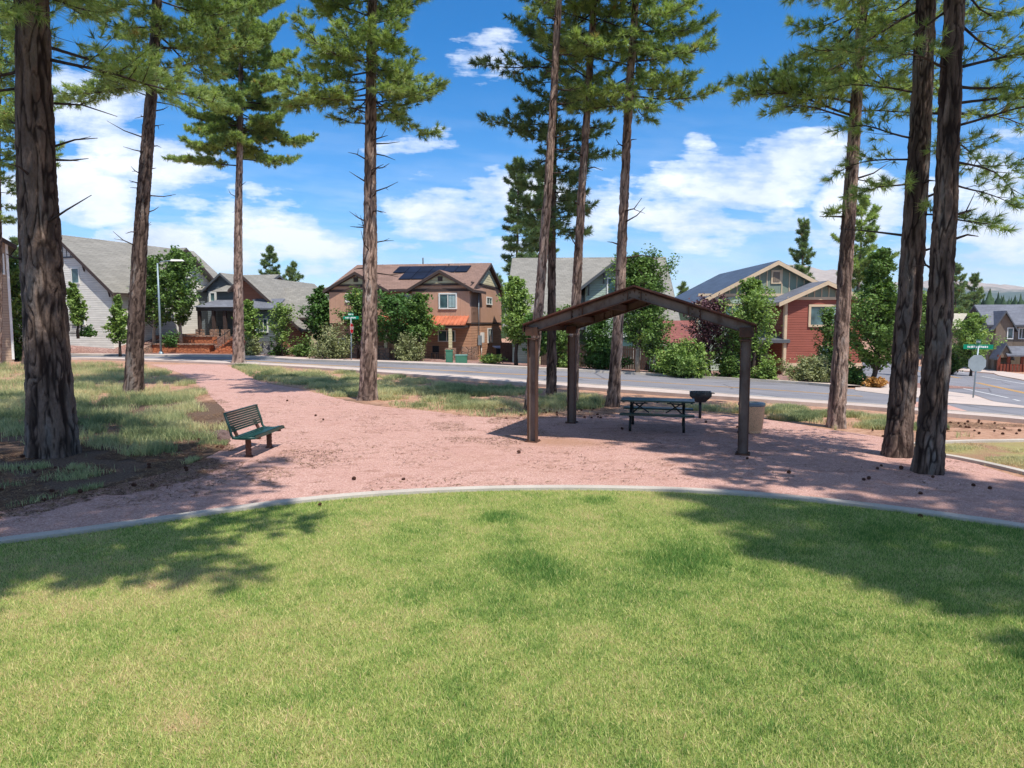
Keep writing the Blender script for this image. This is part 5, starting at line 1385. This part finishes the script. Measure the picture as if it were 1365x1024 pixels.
# ------------------------------------------------------------------ pines
def pine_at(label, p0, p1, wpx, seed, H, hb, R, group='tall pines of the park', **k):
    """p0 foot pixel on the ground, p1 a second trunk pixel, wpx trunk width in pixels"""
    b = G(*p0); q = P(p1[0], p1[1], b.y); r0 = wpx / 2 * b.y / FPX
    b2 = Vector((b.x, b.y, b.z)); lean = (q.x - b.x) / (q.z - b.z)
    return pine(label, group, b2, (lean, k.pop('ly', 0)), H, r0, hb, R, seed=seed, **k)
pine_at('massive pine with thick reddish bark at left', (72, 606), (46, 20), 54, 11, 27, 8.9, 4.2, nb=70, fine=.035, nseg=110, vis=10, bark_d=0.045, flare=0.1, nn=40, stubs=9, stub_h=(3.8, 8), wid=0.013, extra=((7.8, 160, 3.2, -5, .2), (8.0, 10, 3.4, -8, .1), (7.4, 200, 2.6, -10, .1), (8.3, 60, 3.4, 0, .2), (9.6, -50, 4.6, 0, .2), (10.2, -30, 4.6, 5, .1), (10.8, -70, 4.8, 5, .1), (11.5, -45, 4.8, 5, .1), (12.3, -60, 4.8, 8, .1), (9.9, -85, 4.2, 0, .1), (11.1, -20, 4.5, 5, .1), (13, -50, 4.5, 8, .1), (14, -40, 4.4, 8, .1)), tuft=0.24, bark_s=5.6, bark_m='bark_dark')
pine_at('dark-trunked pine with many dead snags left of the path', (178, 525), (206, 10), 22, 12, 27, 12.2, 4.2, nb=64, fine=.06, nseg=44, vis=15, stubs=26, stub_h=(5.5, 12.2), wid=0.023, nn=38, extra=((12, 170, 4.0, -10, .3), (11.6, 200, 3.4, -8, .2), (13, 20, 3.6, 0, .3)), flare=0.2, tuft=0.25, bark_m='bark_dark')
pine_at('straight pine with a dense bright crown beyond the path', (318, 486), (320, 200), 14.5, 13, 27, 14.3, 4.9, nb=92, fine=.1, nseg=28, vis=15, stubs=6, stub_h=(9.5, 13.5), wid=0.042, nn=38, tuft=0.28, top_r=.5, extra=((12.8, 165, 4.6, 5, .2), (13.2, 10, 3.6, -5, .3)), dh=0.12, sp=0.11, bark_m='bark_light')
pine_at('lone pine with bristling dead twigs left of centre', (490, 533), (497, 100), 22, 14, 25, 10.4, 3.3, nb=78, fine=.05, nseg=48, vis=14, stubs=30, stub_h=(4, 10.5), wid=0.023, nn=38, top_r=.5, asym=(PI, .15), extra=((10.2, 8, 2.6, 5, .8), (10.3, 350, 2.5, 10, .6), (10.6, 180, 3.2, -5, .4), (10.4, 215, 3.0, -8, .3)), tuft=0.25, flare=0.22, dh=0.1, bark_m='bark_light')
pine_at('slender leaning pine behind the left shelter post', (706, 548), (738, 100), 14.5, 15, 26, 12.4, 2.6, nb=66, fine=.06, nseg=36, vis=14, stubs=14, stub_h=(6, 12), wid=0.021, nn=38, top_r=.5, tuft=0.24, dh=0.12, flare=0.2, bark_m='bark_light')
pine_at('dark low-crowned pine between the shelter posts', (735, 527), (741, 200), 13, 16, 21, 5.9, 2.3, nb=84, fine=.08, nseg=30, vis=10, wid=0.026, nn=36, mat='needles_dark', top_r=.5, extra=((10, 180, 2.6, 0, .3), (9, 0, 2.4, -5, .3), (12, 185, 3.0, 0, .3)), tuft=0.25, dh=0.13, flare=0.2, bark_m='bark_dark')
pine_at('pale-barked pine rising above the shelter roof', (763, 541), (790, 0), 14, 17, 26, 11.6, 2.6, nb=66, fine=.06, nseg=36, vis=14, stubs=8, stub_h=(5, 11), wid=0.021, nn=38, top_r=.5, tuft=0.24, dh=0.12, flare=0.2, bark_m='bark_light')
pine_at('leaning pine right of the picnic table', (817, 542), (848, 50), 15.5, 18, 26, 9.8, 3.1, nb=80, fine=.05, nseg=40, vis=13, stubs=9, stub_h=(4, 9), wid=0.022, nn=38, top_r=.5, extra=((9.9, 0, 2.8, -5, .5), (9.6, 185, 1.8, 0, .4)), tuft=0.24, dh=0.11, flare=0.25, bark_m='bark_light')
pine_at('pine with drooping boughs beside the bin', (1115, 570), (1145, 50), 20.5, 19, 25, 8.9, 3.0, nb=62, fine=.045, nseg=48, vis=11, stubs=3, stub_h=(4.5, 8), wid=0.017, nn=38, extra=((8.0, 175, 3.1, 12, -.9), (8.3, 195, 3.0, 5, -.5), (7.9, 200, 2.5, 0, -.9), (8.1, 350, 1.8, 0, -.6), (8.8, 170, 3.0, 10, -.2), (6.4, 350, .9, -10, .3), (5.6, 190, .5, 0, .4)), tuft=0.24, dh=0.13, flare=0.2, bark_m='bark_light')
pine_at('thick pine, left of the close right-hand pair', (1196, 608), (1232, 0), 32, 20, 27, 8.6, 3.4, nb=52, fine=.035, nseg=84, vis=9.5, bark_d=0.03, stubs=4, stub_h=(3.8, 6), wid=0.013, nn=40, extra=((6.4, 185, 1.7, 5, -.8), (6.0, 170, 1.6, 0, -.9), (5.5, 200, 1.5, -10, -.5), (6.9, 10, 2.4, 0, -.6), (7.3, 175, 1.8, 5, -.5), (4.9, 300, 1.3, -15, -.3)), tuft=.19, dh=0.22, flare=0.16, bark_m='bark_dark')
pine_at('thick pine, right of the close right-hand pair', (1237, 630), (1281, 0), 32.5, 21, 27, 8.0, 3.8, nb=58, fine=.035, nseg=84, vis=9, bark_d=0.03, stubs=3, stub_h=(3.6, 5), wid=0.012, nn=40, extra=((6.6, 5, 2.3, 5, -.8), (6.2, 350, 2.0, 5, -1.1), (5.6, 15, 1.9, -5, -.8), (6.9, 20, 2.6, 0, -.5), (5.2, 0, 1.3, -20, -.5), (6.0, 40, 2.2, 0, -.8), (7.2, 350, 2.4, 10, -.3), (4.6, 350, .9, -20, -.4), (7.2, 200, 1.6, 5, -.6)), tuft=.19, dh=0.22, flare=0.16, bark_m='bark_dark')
# partly hidden / edge trunks
pine_at('thin dark pine at the far left edge of the view', (-3, 486), (-1, 300), 8, 22, 25, 9, 3.0, nb=50, fine=.12, nseg=20, vis=12, wid=0.045, nn=18, tuft=0.3, dh=0.3)
pine_at('slim pine mostly hidden behind the massive left trunk', (38, 487), (28, 200), 13, 23, 25, 13, 3.4, nb=56, fine=.12, nseg=24, vis=14, wid=0.04, nn=18, tuft=0.3, dh=0.22)
# pines beside and behind the viewpoint: their crowns shade the path and lawn
def pine_xy(label, x, y, H, hb, R, seed, **k):
    return pine(label, 'pines beside the viewpoint', (x, y, 0), k.pop('lean', (0.0, 0)), H, .34, hb, R, seed=seed, nb=k.pop('nb', 60), fine=.2, nseg=24, vis=6, nn=16, wid=.08, tuft=.3, dh=k.pop('dh', .28), zv=99, sp=.2, **k)
SHADE = [('tall pine out of view to the right shading the lawn', 12.0, -.6, 27, 11.0, 3.7, 31, {'dh': .16}), ('pine just outside the right edge shading the gravel', 9.6, 8.8, 25, 9.5, 3.2, 32, {}),
         ('leaning pine just out of view at left shading the lawn corner', -3.9, 3.4, 28, 12.0, 4.8, 33, {'lean': (.14, 0), 'dh': .16}), ('pine out of view at left shading the massive trunk', -6.9, 6.7, 25, 10.5, 3.8, 34, {}), ('second pine out of view at right', 14.2, 2.6, 26, 11, 3.8, 35, {'dh': .18})]
for (lb, x, y, H_, hb_, R_, sd_, k_) in SHADE: pine_xy(lb, x, y, H_, hb_, R_, sd_, **k_)

# ------------------------------------------------------------------ distant pines
def far_pine(label, px, top, Y, R_, hb, seed, **k):
    c = P(px, 430, Y); z0 = terrain(c.x, Y); H_ = P(px, top, Y).z - z0
    return pine(label, 'pines behind the houses', (c.x, Y, z0), (0, 0), H_, H_ * .012 + .05, hb, R_, nb=k.pop('nb', 50), seed=seed, nn=26, tuft=.46, wid=.085, dh=.17, zv=99, sp=.34, vis=2, fine=.5, nseg=10, mat=k.pop('mat', 'needles_dark'), dens=.8, top_r=k.pop('top_r', .15), **k)
far_pine('round-topped pine behind the rust brown house, taller of two', 363, 329, 100, 2.5, 5, 41)
far_pine('round-topped pine behind the rust brown house, shorter of two', 391, 350, 98, 2.4, 5, 42)
far_pine('distant pine behind the low pink-roofed house', 26, 317, 90, 2.6, 6, 43)
far_pine('slim distant pine left of the leaning trunks', 690, 212, 70, 2.6, 8.6, 44, nb=60, top_r=.4)
far_pine('second slim distant pine behind the leaning trunks', 722, 225, 74, 2.4, 8.6, 45, nb=54, top_r=.4)
far_pine('small distant pine right of the grey steep roof', 908, 378, 95, 1.7, 2.5, 46)
far_pine('dark distant pine behind the sage green gable', 1067, 292, 82, 1.9, 5, 47, top_r=.35)
far_pine('tall light-topped pine behind the red wing', 1142, 262, 74, 4.3, 4.5, 48, mat='needles', top_r=.25, nb=64)
far_pine('dark pine behind the distant tan roof', 1272, 352, 112, 3.6, 4, 49)
far_pine('dark pine right of the distant tan roof', 1296, 366, 116, 2.6, 3, 50)
far_pine('small pine behind the brown house gable', 664, 366, 90, 1.6, 3, 51)
far_pine('pale green pine far behind the close right-hand trunks', 1232, 392, 90, 2.2, 3, 52)

# ------------------------------------------------------------------ broadleaf trees and shrubs
def bl(label, px, base, top, hw, seed, Y=None, **k):
    c = G(px, base) if Y is None else P(px, base, Y)
    if Y is not None and 'z' in k: c.z = k.pop('z')
    elif Y is not None: c.z = terrain(c.x, c.y)
    H_ = P(px, top, c.y).z - c.z
    return broadleaf(label, c, H_, hw * c.y / FPX * (.95 if k.get('shape') != 'bush' else 1), seed, **k)
N_ = 8500
bl('bright green tree left of the massive trunk', 22, 455, 352, 36, 61, Y=52, n=N_, mat='leaf_light', leaf=.13, z=.6)
bl('low green shrub below the bright tree at left', 28, 478, 430, 22, 62, Y=52, shape='bush', n=4000, leaf=.12, name='shrub', cat='shrub')
bl('small green tree against the white-sided gable', 104, 447, 372, 20, 63, Y=60, z=1.5, n=3600, mat='leaf_light', leaf=.13, shape='cone')
bl('narrow green tree touching the dark snag pine', 160, 470, 388, 20, 64, Y=57, n=4200, leaf=.13, shape='cone', mat='leaf_light')
bl('leafy street tree left of the lamp post', 206, 462, 346, 30, 65, Y=65, z=.7, n=6500, leaf=.14, trunk='trunk_pale')
bl('leafy street tree right of the lamp post', 242, 462, 340, 36, 66, Y=65, z=.7, n=8500, leaf=.14, trunk='trunk_pale')
bl('small bush by the porch terrace', 228, 465, 444, 10, 67, Y=60.5, z=.6, shape='bush', n=900, leaf=.1, name='shrub', cat='shrub', mat='leaf_dark')
bl('slim green tree behind the path-side pine', 334, 472, 396, 22, 68, Y=59, n=3400, leaf=.13, shape='cone', mat='leaf_light')
bl('pale sapling in front of the rust brown house', 376, 468, 410, 22, 69, Y=58, n=2000, leaf=.11, mat='leaf_light', r0=.05)
bl('dark green tree between rust and brown houses', 427, 470, 375, 26, 70, Y=60, n=6500, leaf=.13, mat='leaf_dark', shape='cone')
bl('willowy sage shrub left of the stop sign', 445, 472, 437, 24, 71, Y=52, shape='bush', n=5000, leaf=.08, mat='leaf_sage', name='shrub', cat='shrub')
bl('green tree behind the stop sign', 478, 474, 392, 26, 72, Y=54, n=4200, leaf=.12, mat='leaf_green')
bl('clipped green shrub beside the teal cover', 407, 466, 448, 12, 73, Y=57, shape='bush', n=1600, leaf=.1, name='shrub', cat='shrub')
bl('low dark hedge below the rust brown gable', 372, 466, 455, 12, 74, Y=58.5, shape='bush', n=1200, leaf=.09, name='shrub', cat='shrub', mat='leaf_dark')
bl('straw coloured ornamental grass clump by the path pine', 336, 470, 450, 10, 75, Y=57, shape='bush', n=1500, leaf=.1, name='shrub', cat='shrub', mat='leaf_sage')
bl('spreading dark green tree covering the brown house front', 528, 478, 402, 42, 76, Y=51.5, n=7500, leaf=.11, mat='leaf_dark', trunk_h=.3, upright=.3)
bl('upright green tree beside the orange awning', 561, 479, 388, 34, 77, Y=51, n=7000, leaf=.11, mat='leaf_green', shape='cone', trunk='trunk_pale')
bl('sage green shrub in front of the brown house', 547, 482, 448, 20, 78, Y=49.5, shape='bush', n=4200, leaf=.07, mat='leaf_sage', name='shrub', cat='shrub')
bl('green ground shrub by the brown house corner', 655, 487, 474, 24, 79, Y=47.5, shape='bush', n=1800, leaf=.08, mat='leaf_light', name='shrub', cat='shrub')
bl('bright green tree between the brown and grey houses', 688, 484, 364, 38, 80, Y=47, n=12000, leaf=.10, mat='leaf_light', shape='cone', upright=.7)
bl('green tree seen under the left shelter roof', 742, 487, 418, 28, 81, Y=45, n=4500, leaf=.10, mat='leaf_green')
bl('large feathery tree rising behind the shelter roof', 850, 500, 346, 46, 82, Y=42, n=17000, leaf=.085, mat='leaf_green', trunk_h=.25, upright=.45, r0=.12, cl_n=70, trunk='trunk_pale')
bl('small green tree between the feathery tree and the grey house', 797, 494, 420, 28, 100, Y=46.5, n=6000, leaf=.09, mat='leaf_dark')
bl('green tree half hidden behind the feathery tree', 868, 498, 398, 24, 101, Y=45, n=6000, leaf=.09, mat='leaf_green')
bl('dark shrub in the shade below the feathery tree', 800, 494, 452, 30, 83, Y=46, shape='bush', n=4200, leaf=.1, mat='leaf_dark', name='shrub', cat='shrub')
bl('rounded bright green bush on the far kerb', 912, 501, 459, 33, 84, Y=40.5, shape='bush', n=9000, leaf=.085, mat='leaf_light', name='shrub', cat='shrub')
bl('purple-leaved plum tree behind the rounded bush', 946, 503, 406, 33, 85, Y=41.5, n=8000, leaf=.085, mat='leaf_plum', trunk_h=.22)
bl('tall light green tree in front of the sage gable', 1003, 506, 366, 46, 86, Y=40.5, n=13000, leaf=.085, mat='leaf_light', shape='cone', upright=.7)
bl('yellow green bush at the foot of the tall light tree', 1019, 509, 476, 15, 87, Y=40, shape='bush', n=3000, leaf=.075, mat='leaf_light', name='shrub', cat='shrub')
bl('green bush right of the shelter post', 972, 507, 440, 20, 88, Y=41, shape='bush', n=4500, leaf=.08, mat='leaf_green', name='shrub', cat='shrub')
bl('wide grey green shrub in front of the red wing', 1078, 514, 478, 38, 89, Y=39.5, shape='bush', n=7500, leaf=.065, mat='leaf_sage', name='shrub', cat='shrub')
bl('small green tree against the red siding', 1104, 505, 418, 25, 90, Y=43, n=3200, leaf=.085, mat='leaf_green')
bl('large dense green tree right of the red house', 1164, 518, 316, 54, 91, Y=38.5, n=26000, leaf=.085, mat='leaf_green', trunk_h=.1, shape='cone', cl_n=80)
bl('light green tree glimpsed between the close pair of trunks', 1236, 500, 392, 26, 92, Y=58, n=5000, leaf=.12, mat='leaf_light')
bl('feathery light green tree beyond the side road', 1294, 494, 416, 36, 93, Y=66, n=8000, leaf=.12, mat='leaf_light', shape='cone', trunk_h=.12)
bl('pale shrub left of the feathery tree beyond the side road', 1268, 492, 448, 15, 94, Y=68, shape='bush', n=3500, leaf=.12, mat='leaf_green', name='shrub', cat='shrub')
bl('low bed of orange flowers under the dense green tree', 1168, 519, 506, 16, 95, Y=37.5, shape='bush', n=3000, leaf=.07, mat='leaf_orange', name='flower_bed', cat='flower bed')
bl('green shrub at the white house corner', 118, 449, 436, 10, 96, Y=61, z=1.5, shape='bush', n=1200, leaf=.11, name='shrub', cat='shrub', mat='leaf_dark')
bl('grass-green ground cover beside the pale sapling', 398, 470, 463, 14, 97, Y=57.5, shape='bush', n=1200, leaf=.08, mat='leaf_light', name='shrub', cat='shrub')
bl('dark bush in front of the grey garage', 755, 490, 474, 18, 98, Y=45, shape='bush', n=2000, leaf=.09, mat='leaf_light', name='shrub', cat='shrub')
bl('dark green tree between the plum and the tall light tree', 978, 500, 424, 26, 102, Y=44.5, n=6500, leaf=.09, mat='leaf_dark')
bl('dark green tree between the low-crowned pine and the fence', 716, 486, 424, 20, 103, Y=46, n=5000, leaf=.09, mat='leaf_dark')
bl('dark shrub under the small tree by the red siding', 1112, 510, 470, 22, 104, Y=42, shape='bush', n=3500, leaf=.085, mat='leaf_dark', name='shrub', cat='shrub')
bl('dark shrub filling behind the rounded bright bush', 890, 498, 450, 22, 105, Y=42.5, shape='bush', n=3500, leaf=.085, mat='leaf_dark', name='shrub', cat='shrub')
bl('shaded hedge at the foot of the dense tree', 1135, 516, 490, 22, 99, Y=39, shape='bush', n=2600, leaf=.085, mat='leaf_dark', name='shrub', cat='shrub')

# ------------------------------------------------------------------ mountains and far forest
def mountains():
    prof = [(-900, 415), (-300, 418), (200, 420), (560, 418), (800, 412), (880, 404), (905, 398), (925, 389), (960, 374), (985, 366), (1010, 357), (1035, 352), (1070, 354), (1095, 361), (1108, 359), (1125, 364), (1150, 376), (1190, 384), (1222, 376), (1245, 371), (1262, 376), (1290, 374), (1305, 381), (1335, 378), (1365, 385), (1450, 380), (1600, 392), (1900, 405), (2400, 415)]
    Y0 = 7000; xs = np.linspace(-900, 2400, 700); px = np.array([p[0] for p in prof]); py = np.array([p[1] for p in prof]); top = np.interp(xs, px, py)
    ny = 34; V = []; 
    for j in range(ny):
        t = j / (ny - 1); Y = Y0 - 3600 * (1 - t) if True else 0
        hx = (xs - 682.5) / FPX * Y0
        ridge = (430 - top) / FPX * Y0 
        nz = fbm(np.stack([hx / 420, np.full_like(hx, Y / 420), hx * 0], 1), 5); rg = 1 - np.abs(fbm(np.stack([hx / 260 + 50, np.full_like(hx, Y / 700), hx * 0], 1), 4) - .5) * 2
        z = ridge * (t ** 1.35) * (1 + (1 - t) * (nz - .5) * .9) + (rg - .75) * 70 * t * (1 - t) * 3 + (nz - .5) * 14 * t
        V.append(np.stack([hx, np.full_like(hx, Y), z - 6], 1))
    # back slope
    V.append(np.stack([(xs - 682.5) / FPX * Y0, np.full_like(xs, Y0 + 2500), xs * 0 - 20], 1)); ny += 1
    V = np.concatenate(V); nx = len(xs); i = np.arange(ny - 1)[:, None] * nx; j = np.arange(nx - 1)[None]
    F = np.stack([i + j, i + j + 1, i + nx + j + 1, i + nx + j], 2).reshape(-1, 4)
    m = Mat('mountain', .95, .05); v = m.co(kind='World'); a = m.noise(.0022, 6, .65, v); b = m.noise(.02, 4, .7, v); z = m.sep(v)[2]
    tree = m.mix(m.ramp(b, [(.35, 0), (.65, 1)]), s2l((52, 70, 56)), s2l((78, 92, 74))); rk = m.mix(m.ramp(b, [(.3, 0), (.7, 1)]), s2l((150, 132, 118)), s2l((186, 170, 152)))
    f = m.math('ADD', m.math('MULTIPLY', m.math('SUBTRACT', z, 250), .0035), m.math('SUBTRACT', a, .5)); m.color(m.mix(m.ramp(f, [(.05, 0), (.25, 1)]), tree, rk))
    o = np_mesh('mountains', V, F, m.m, None, True); tag(o, 'bare and wooded mountain ridge on the horizon', 'mountain', None, 'structure')
mountains()
def forest():
    r = np.random.default_rng(5); n = 5200
    Y = r.uniform(230, 1500, n) ; px = r.uniform(-300, 1700, n)
    x = (px - 682.5) / FPX * Y; H_ = r.uniform(9, 16, n) * (1 + Y / 2500); R_ = H_ * r.uniform(.14, .2, n)
    z = -.045 * np.clip(.9 * x + .44 * Y - 18, 0, 57); z = np.maximum(z, -2.6) + (Y - 230) * .018
    k = 7; V = []; F = []; rings = [(.0, .9), (.25, 1.0), (.3, .7), (.5, .75), (.55, .45), (.78, .45), (.82, .22), (1.0, .02)]
    ang = np.arange(k) * 2 * PI / k
    Vs = []
    for t, q in rings:
        jit = r.uniform(.7, 1.25, (n, k)); rr = (R_ * q)[:, None] * jit
        Vs.append(np.stack([x[:, None] + rr * np.cos(ang), Y[:, None] + rr * np.sin(ang), (z + H_ * t)[:, None] + r.uniform(-.03, .03, (n, k)) * H_[:, None]], 2))
    V = np.stack(Vs, 1)                       # n, rings, k, 3
    L_ = len(rings); b = np.arange(n)[:, None, None] * L_ * k; i = np.arange(L_ - 1)[None, :, None] * k; j = np.arange(k)[None, None]
    F = np.stack([b + i + j, b + i + (j + 1) % k, b + i + k + (j + 1) % k, b + i + k + j], 3).reshape(-1, 4)
    var = np.repeat(r.random(n), L_ * k)
    m = Mat('forest', .9, .1); a = m.attr('var'); m.color(m.ramp(a, [(0, s2l((40, 58, 44))), (1, s2l((72, 92, 62)))]))
    o = np_mesh('distant_forest', V.reshape(-1, 3), F, m.m, None, False, {'var': var}); tag(o, 'dark conifer forest in front of the mountains', 'forest', None, 'stuff')
forest()
# ------------------------------------------------------------------ sky, sun, camera
SUNV = Vector((.33, -.43, 1)).normalized(); EL = math.asin(SUNV.z); AZ = math.atan2(SUNV.x, SUNV.y)
w = bpy.data.worlds.new('World'); SC.world = w; w.use_nodes = True; nt = w.node_tree; nt.nodes.clear()
W_ = Mat.__new__(Mat); W_.t = nt; W_.m = w
out = nt.nodes.new('ShaderNodeOutputWorld'); bg = nt.nodes.new('ShaderNodeBackground'); nt.links.new(bg.outputs[0], out.inputs[0]); bg.inputs[1].default_value = .15
sky = nt.nodes.new('ShaderNodeTexSky'); sky.sky_type = 'NISHITA'; sky.sun_disc = False; sky.sun_elevation = EL; sky.sun_rotation = AZ; sky.altitude = 2100; sky.air_density = 1.0; sky.dust_density = .3; sky.ozone_density = 2.5
hs = nt.nodes.new('ShaderNodeHueSaturation'); nt.links.new(sky.outputs[0], hs.inputs['Color']); hs.inputs['Saturation'].default_value = 1.45; hs.inputs['Value'].default_value = .95
tc = nt.nodes.new('ShaderNodeTexCoord'); d = W_.sep(tc.outputs['Generated'])
Yc = W_.math('MAXIMUM', d[1], .02)
U = W_.math('DIVIDE', d[0], Yc)          # azimuth tangent
Vv = W_.math('DIVIDE', d[2], Yc)         # elevation tangent
cmb = nt.nodes.new('ShaderNodeCombineXYZ'); W_.put(cmb.inputs[0], W_.math('MULTIPLY', U, 1)); W_.put(cmb.inputs[1], W_.math('MULTIPLY', Vv, 2.1)); 
n1 = W_.noise(7.5, 6, .62, cmb.outputs[0]); n2 = W_.noise(2.2, 2, .55, cmb.outputs[0])
cmb2 = nt.nodes.new('ShaderNodeCombineXYZ'); W_.put(cmb2.inputs[0], W_.math('MULTIPLY', U, .8)); W_.put(cmb2.inputs[1], W_.math('ADD', W_.math('MULTIPLY', Vv, 5.0), W_.math('MULTIPLY', U, .35)))
n3 = W_.noise(7, 4, .65, cmb2.outputs[0])
cl = [ # px, py, rx, ry, strength
 (985, 245, 95, 38, .9), (1060, 205, 75, 30, .85), (925, 285, 80, 45, .75), (1000, 300, 90, 30, .55), (1150, 275, 55, 40, .95), (1120, 320, 90, 25, .5), (880, 345, 70, 28, .35),
 (648, 80, 52, 34, .62), (575, 188, 65, 20, .5), (690, 262, 75, 35, .75), (600, 290, 80, 40, .75), (640, 340, 110, 40, .6), (790, 290, 60, 60, .6),
 (130, 140, 85, 50, .8), (165, 190, 60, 40, .7), (60, 255, 75, 40, .95), (130, 265, 80, 35, .75), (215, 215, 80, 32, .8), (20, 300, 60, 30, .6), (205, 322, 70, 24, .9), (270, 275, 90, 24, .45), (360, 300, 130, 30, .55), (300, 340, 150, 22, .5), (450, 360, 160, 22, .45), (390, 270, 60, 16, .5),
 (1340, 235, 60, 40, .8), (1330, 300, 80, 30, .85), (1300, 340, 110, 22, .55), (1365, 180, 50, 30, .5), (760, 370, 180, 16, .35), (560, 240, 40, 20, .35), (935, 190, 22, 14, .5), (440, 330, 70, 16, .62), (350, 255, 60, 14, .5), (545, 330, 60, 14, .6), (470, 290, 40, 10, .45), (720, 330, 60, 18, .55), (560, 195, 60, 16, .6), (860, 300, 30, 30, .55), (1250, 250, 60, 20, .6), (1230, 215, 40, 30, .4)]
pv = nt.nodes.new('ShaderNodeCombineXYZ'); W_.put(pv.inputs[0], U); W_.put(pv.inputs[1], Vv)
dens = None
for (px, py, rx, ry, st) in cl:
    r0 = ray(px, py); u0 = r0[0] / r0[1]; v0 = r0[2] / r0[1]; rx /= FPX; ry /= FPX
    q = nt.nodes.new('ShaderNodeVectorMath'); q.operation = 'MULTIPLY_ADD'; nt.links.new(pv.outputs[0], q.inputs[0]); q.inputs[1].default_value = (1 / rx, 1 / ry, 0); q.inputs[2].default_value = (-u0 / rx, -v0 / ry, 0)
    l = nt.nodes.new('ShaderNodeVectorMath'); l.operation = 'DOT_PRODUCT'; nt.links.new(q.outputs[0], l.inputs[0]); nt.links.new(q.outputs[0], l.inputs[1])
    g = W_.math('MULTIPLY_ADD', l.outputs['Value'], -.42 * st, st * 1.02)
    dens = W_.math('MAXIMUM', dens, g) if dens is not None else W_.math('MAXIMUM', g, 0.0)
tot = W_.math('ADD', dens, W_.math('ADD', W_.math('MULTIPLY', W_.math('SUBTRACT', n1, .5), 1.5), W_.math('ADD', W_.math('MULTIPLY', W_.math('SUBTRACT', n2, .5), .7), W_.math('MULTIPLY', W_.math('SUBTRACT', n3, .5), .9))))
fac = W_.ramp(tot, [(.38, 0), (.5, .5), (.74, .96)])
low = W_.ramp(Vv, [(0, .6), (.1, .32), (.2, .12), (.32, 0)])            # thin cloud veil thickening towards the horizon
fac = W_.math('MAXIMUM', fac, W_.math('MULTIPLY', low, W_.ramp(n3, [(.4, .1), (.6, 1)])))
n4 = W_.noise(2.4, 4, .6, tc.outputs['Generated'])       # unseen clouds added overhead and behind to whiten the fill light
rest = W_.math('MAXIMUM', W_.ramp(d[2], [(.42, 0), (.6, 1)]), W_.ramp(d[1], [(0, 1), (.12, 0)]))
fac = W_.math('MAXIMUM', fac, W_.math('MULTIPLY', rest, W_.ramp(n4, [(.43, 0), (.62, .55)])))
up = W_.ramp(d[2], [(-.02, 0), (.01, 1)])
fac = W_.math('MULTIPLY', fac, up)
shade = W_.ramp(W_.math('ADD', n1, W_.math('MULTIPLY', W_.math('SUBTRACT', n2, .5), .6)), [(.36, (3.7, 4.4, 5.8)), (.62, (6.1, 6.4, 6.9))])
cc = W_.mix(fac, hs.outputs[0], shade)
nt.links.new(cc, bg.inputs[0])
SKY_MIX = cc
sun = bpy.data.lights.new('sun', 'SUN'); sun.energy = 4.4; sun.angle = math.radians(.55); sun.color = (1, .955, .88)
hz = MB().bb(-10500, 10500, -10500, 10500, -10, 760).build('haze', None)
hm = bpy.data.materials.new('haze'); hm.use_nodes = True; hm.node_tree.nodes.clear(); ho = hm.node_tree.nodes.new('ShaderNodeOutputMaterial'); hv = hm.node_tree.nodes.new('ShaderNodeVolumePrincipled')
hv.inputs['Color'].default_value = (.80, .88, 1, 1); hv.inputs['Density'].default_value = 6e-5; hv.inputs['Anisotropy'].default_value = .2; hm.node_tree.links.new(hv.outputs[0], ho.inputs['Volume']); hz.data.materials.clear(); hz.data.materials.append(hm); tag(hz, 'thin blue air haze over the far forest and mountains', 'haze', None, 'stuff')
so = bpy.data.objects.new('sun', sun); link(so); so.rotation_euler = SUNV.to_track_quat('Z', 'Y').to_euler(); so.location = (0, 0, 40)
cam = bpy.data.cameras.new('camera'); cam.sensor_width = 36; cam.lens = 36 * FPX / 1365; cam.clip_start = .1; cam.clip_end = 30000
co = bpy.data.objects.new('camera', cam); link(co); co.location = (0, 0, CAMZ); co.rotation_euler = (PI / 2 - PITCH, 0, 0); SC.camera = co
SC.view_settings.view_transform = 'Standard'; SC.view_settings.look = 'None'; SC.view_settings.gamma = 1; SC.view_settings.exposure = .45
SC.cycles.max_bounces = 5; SC.cycles.diffuse_bounces = 3; SC.cycles.glossy_bounces = 2; SC.cycles.transmission_bounces = 3; SC.cycles.volume_bounces = 0
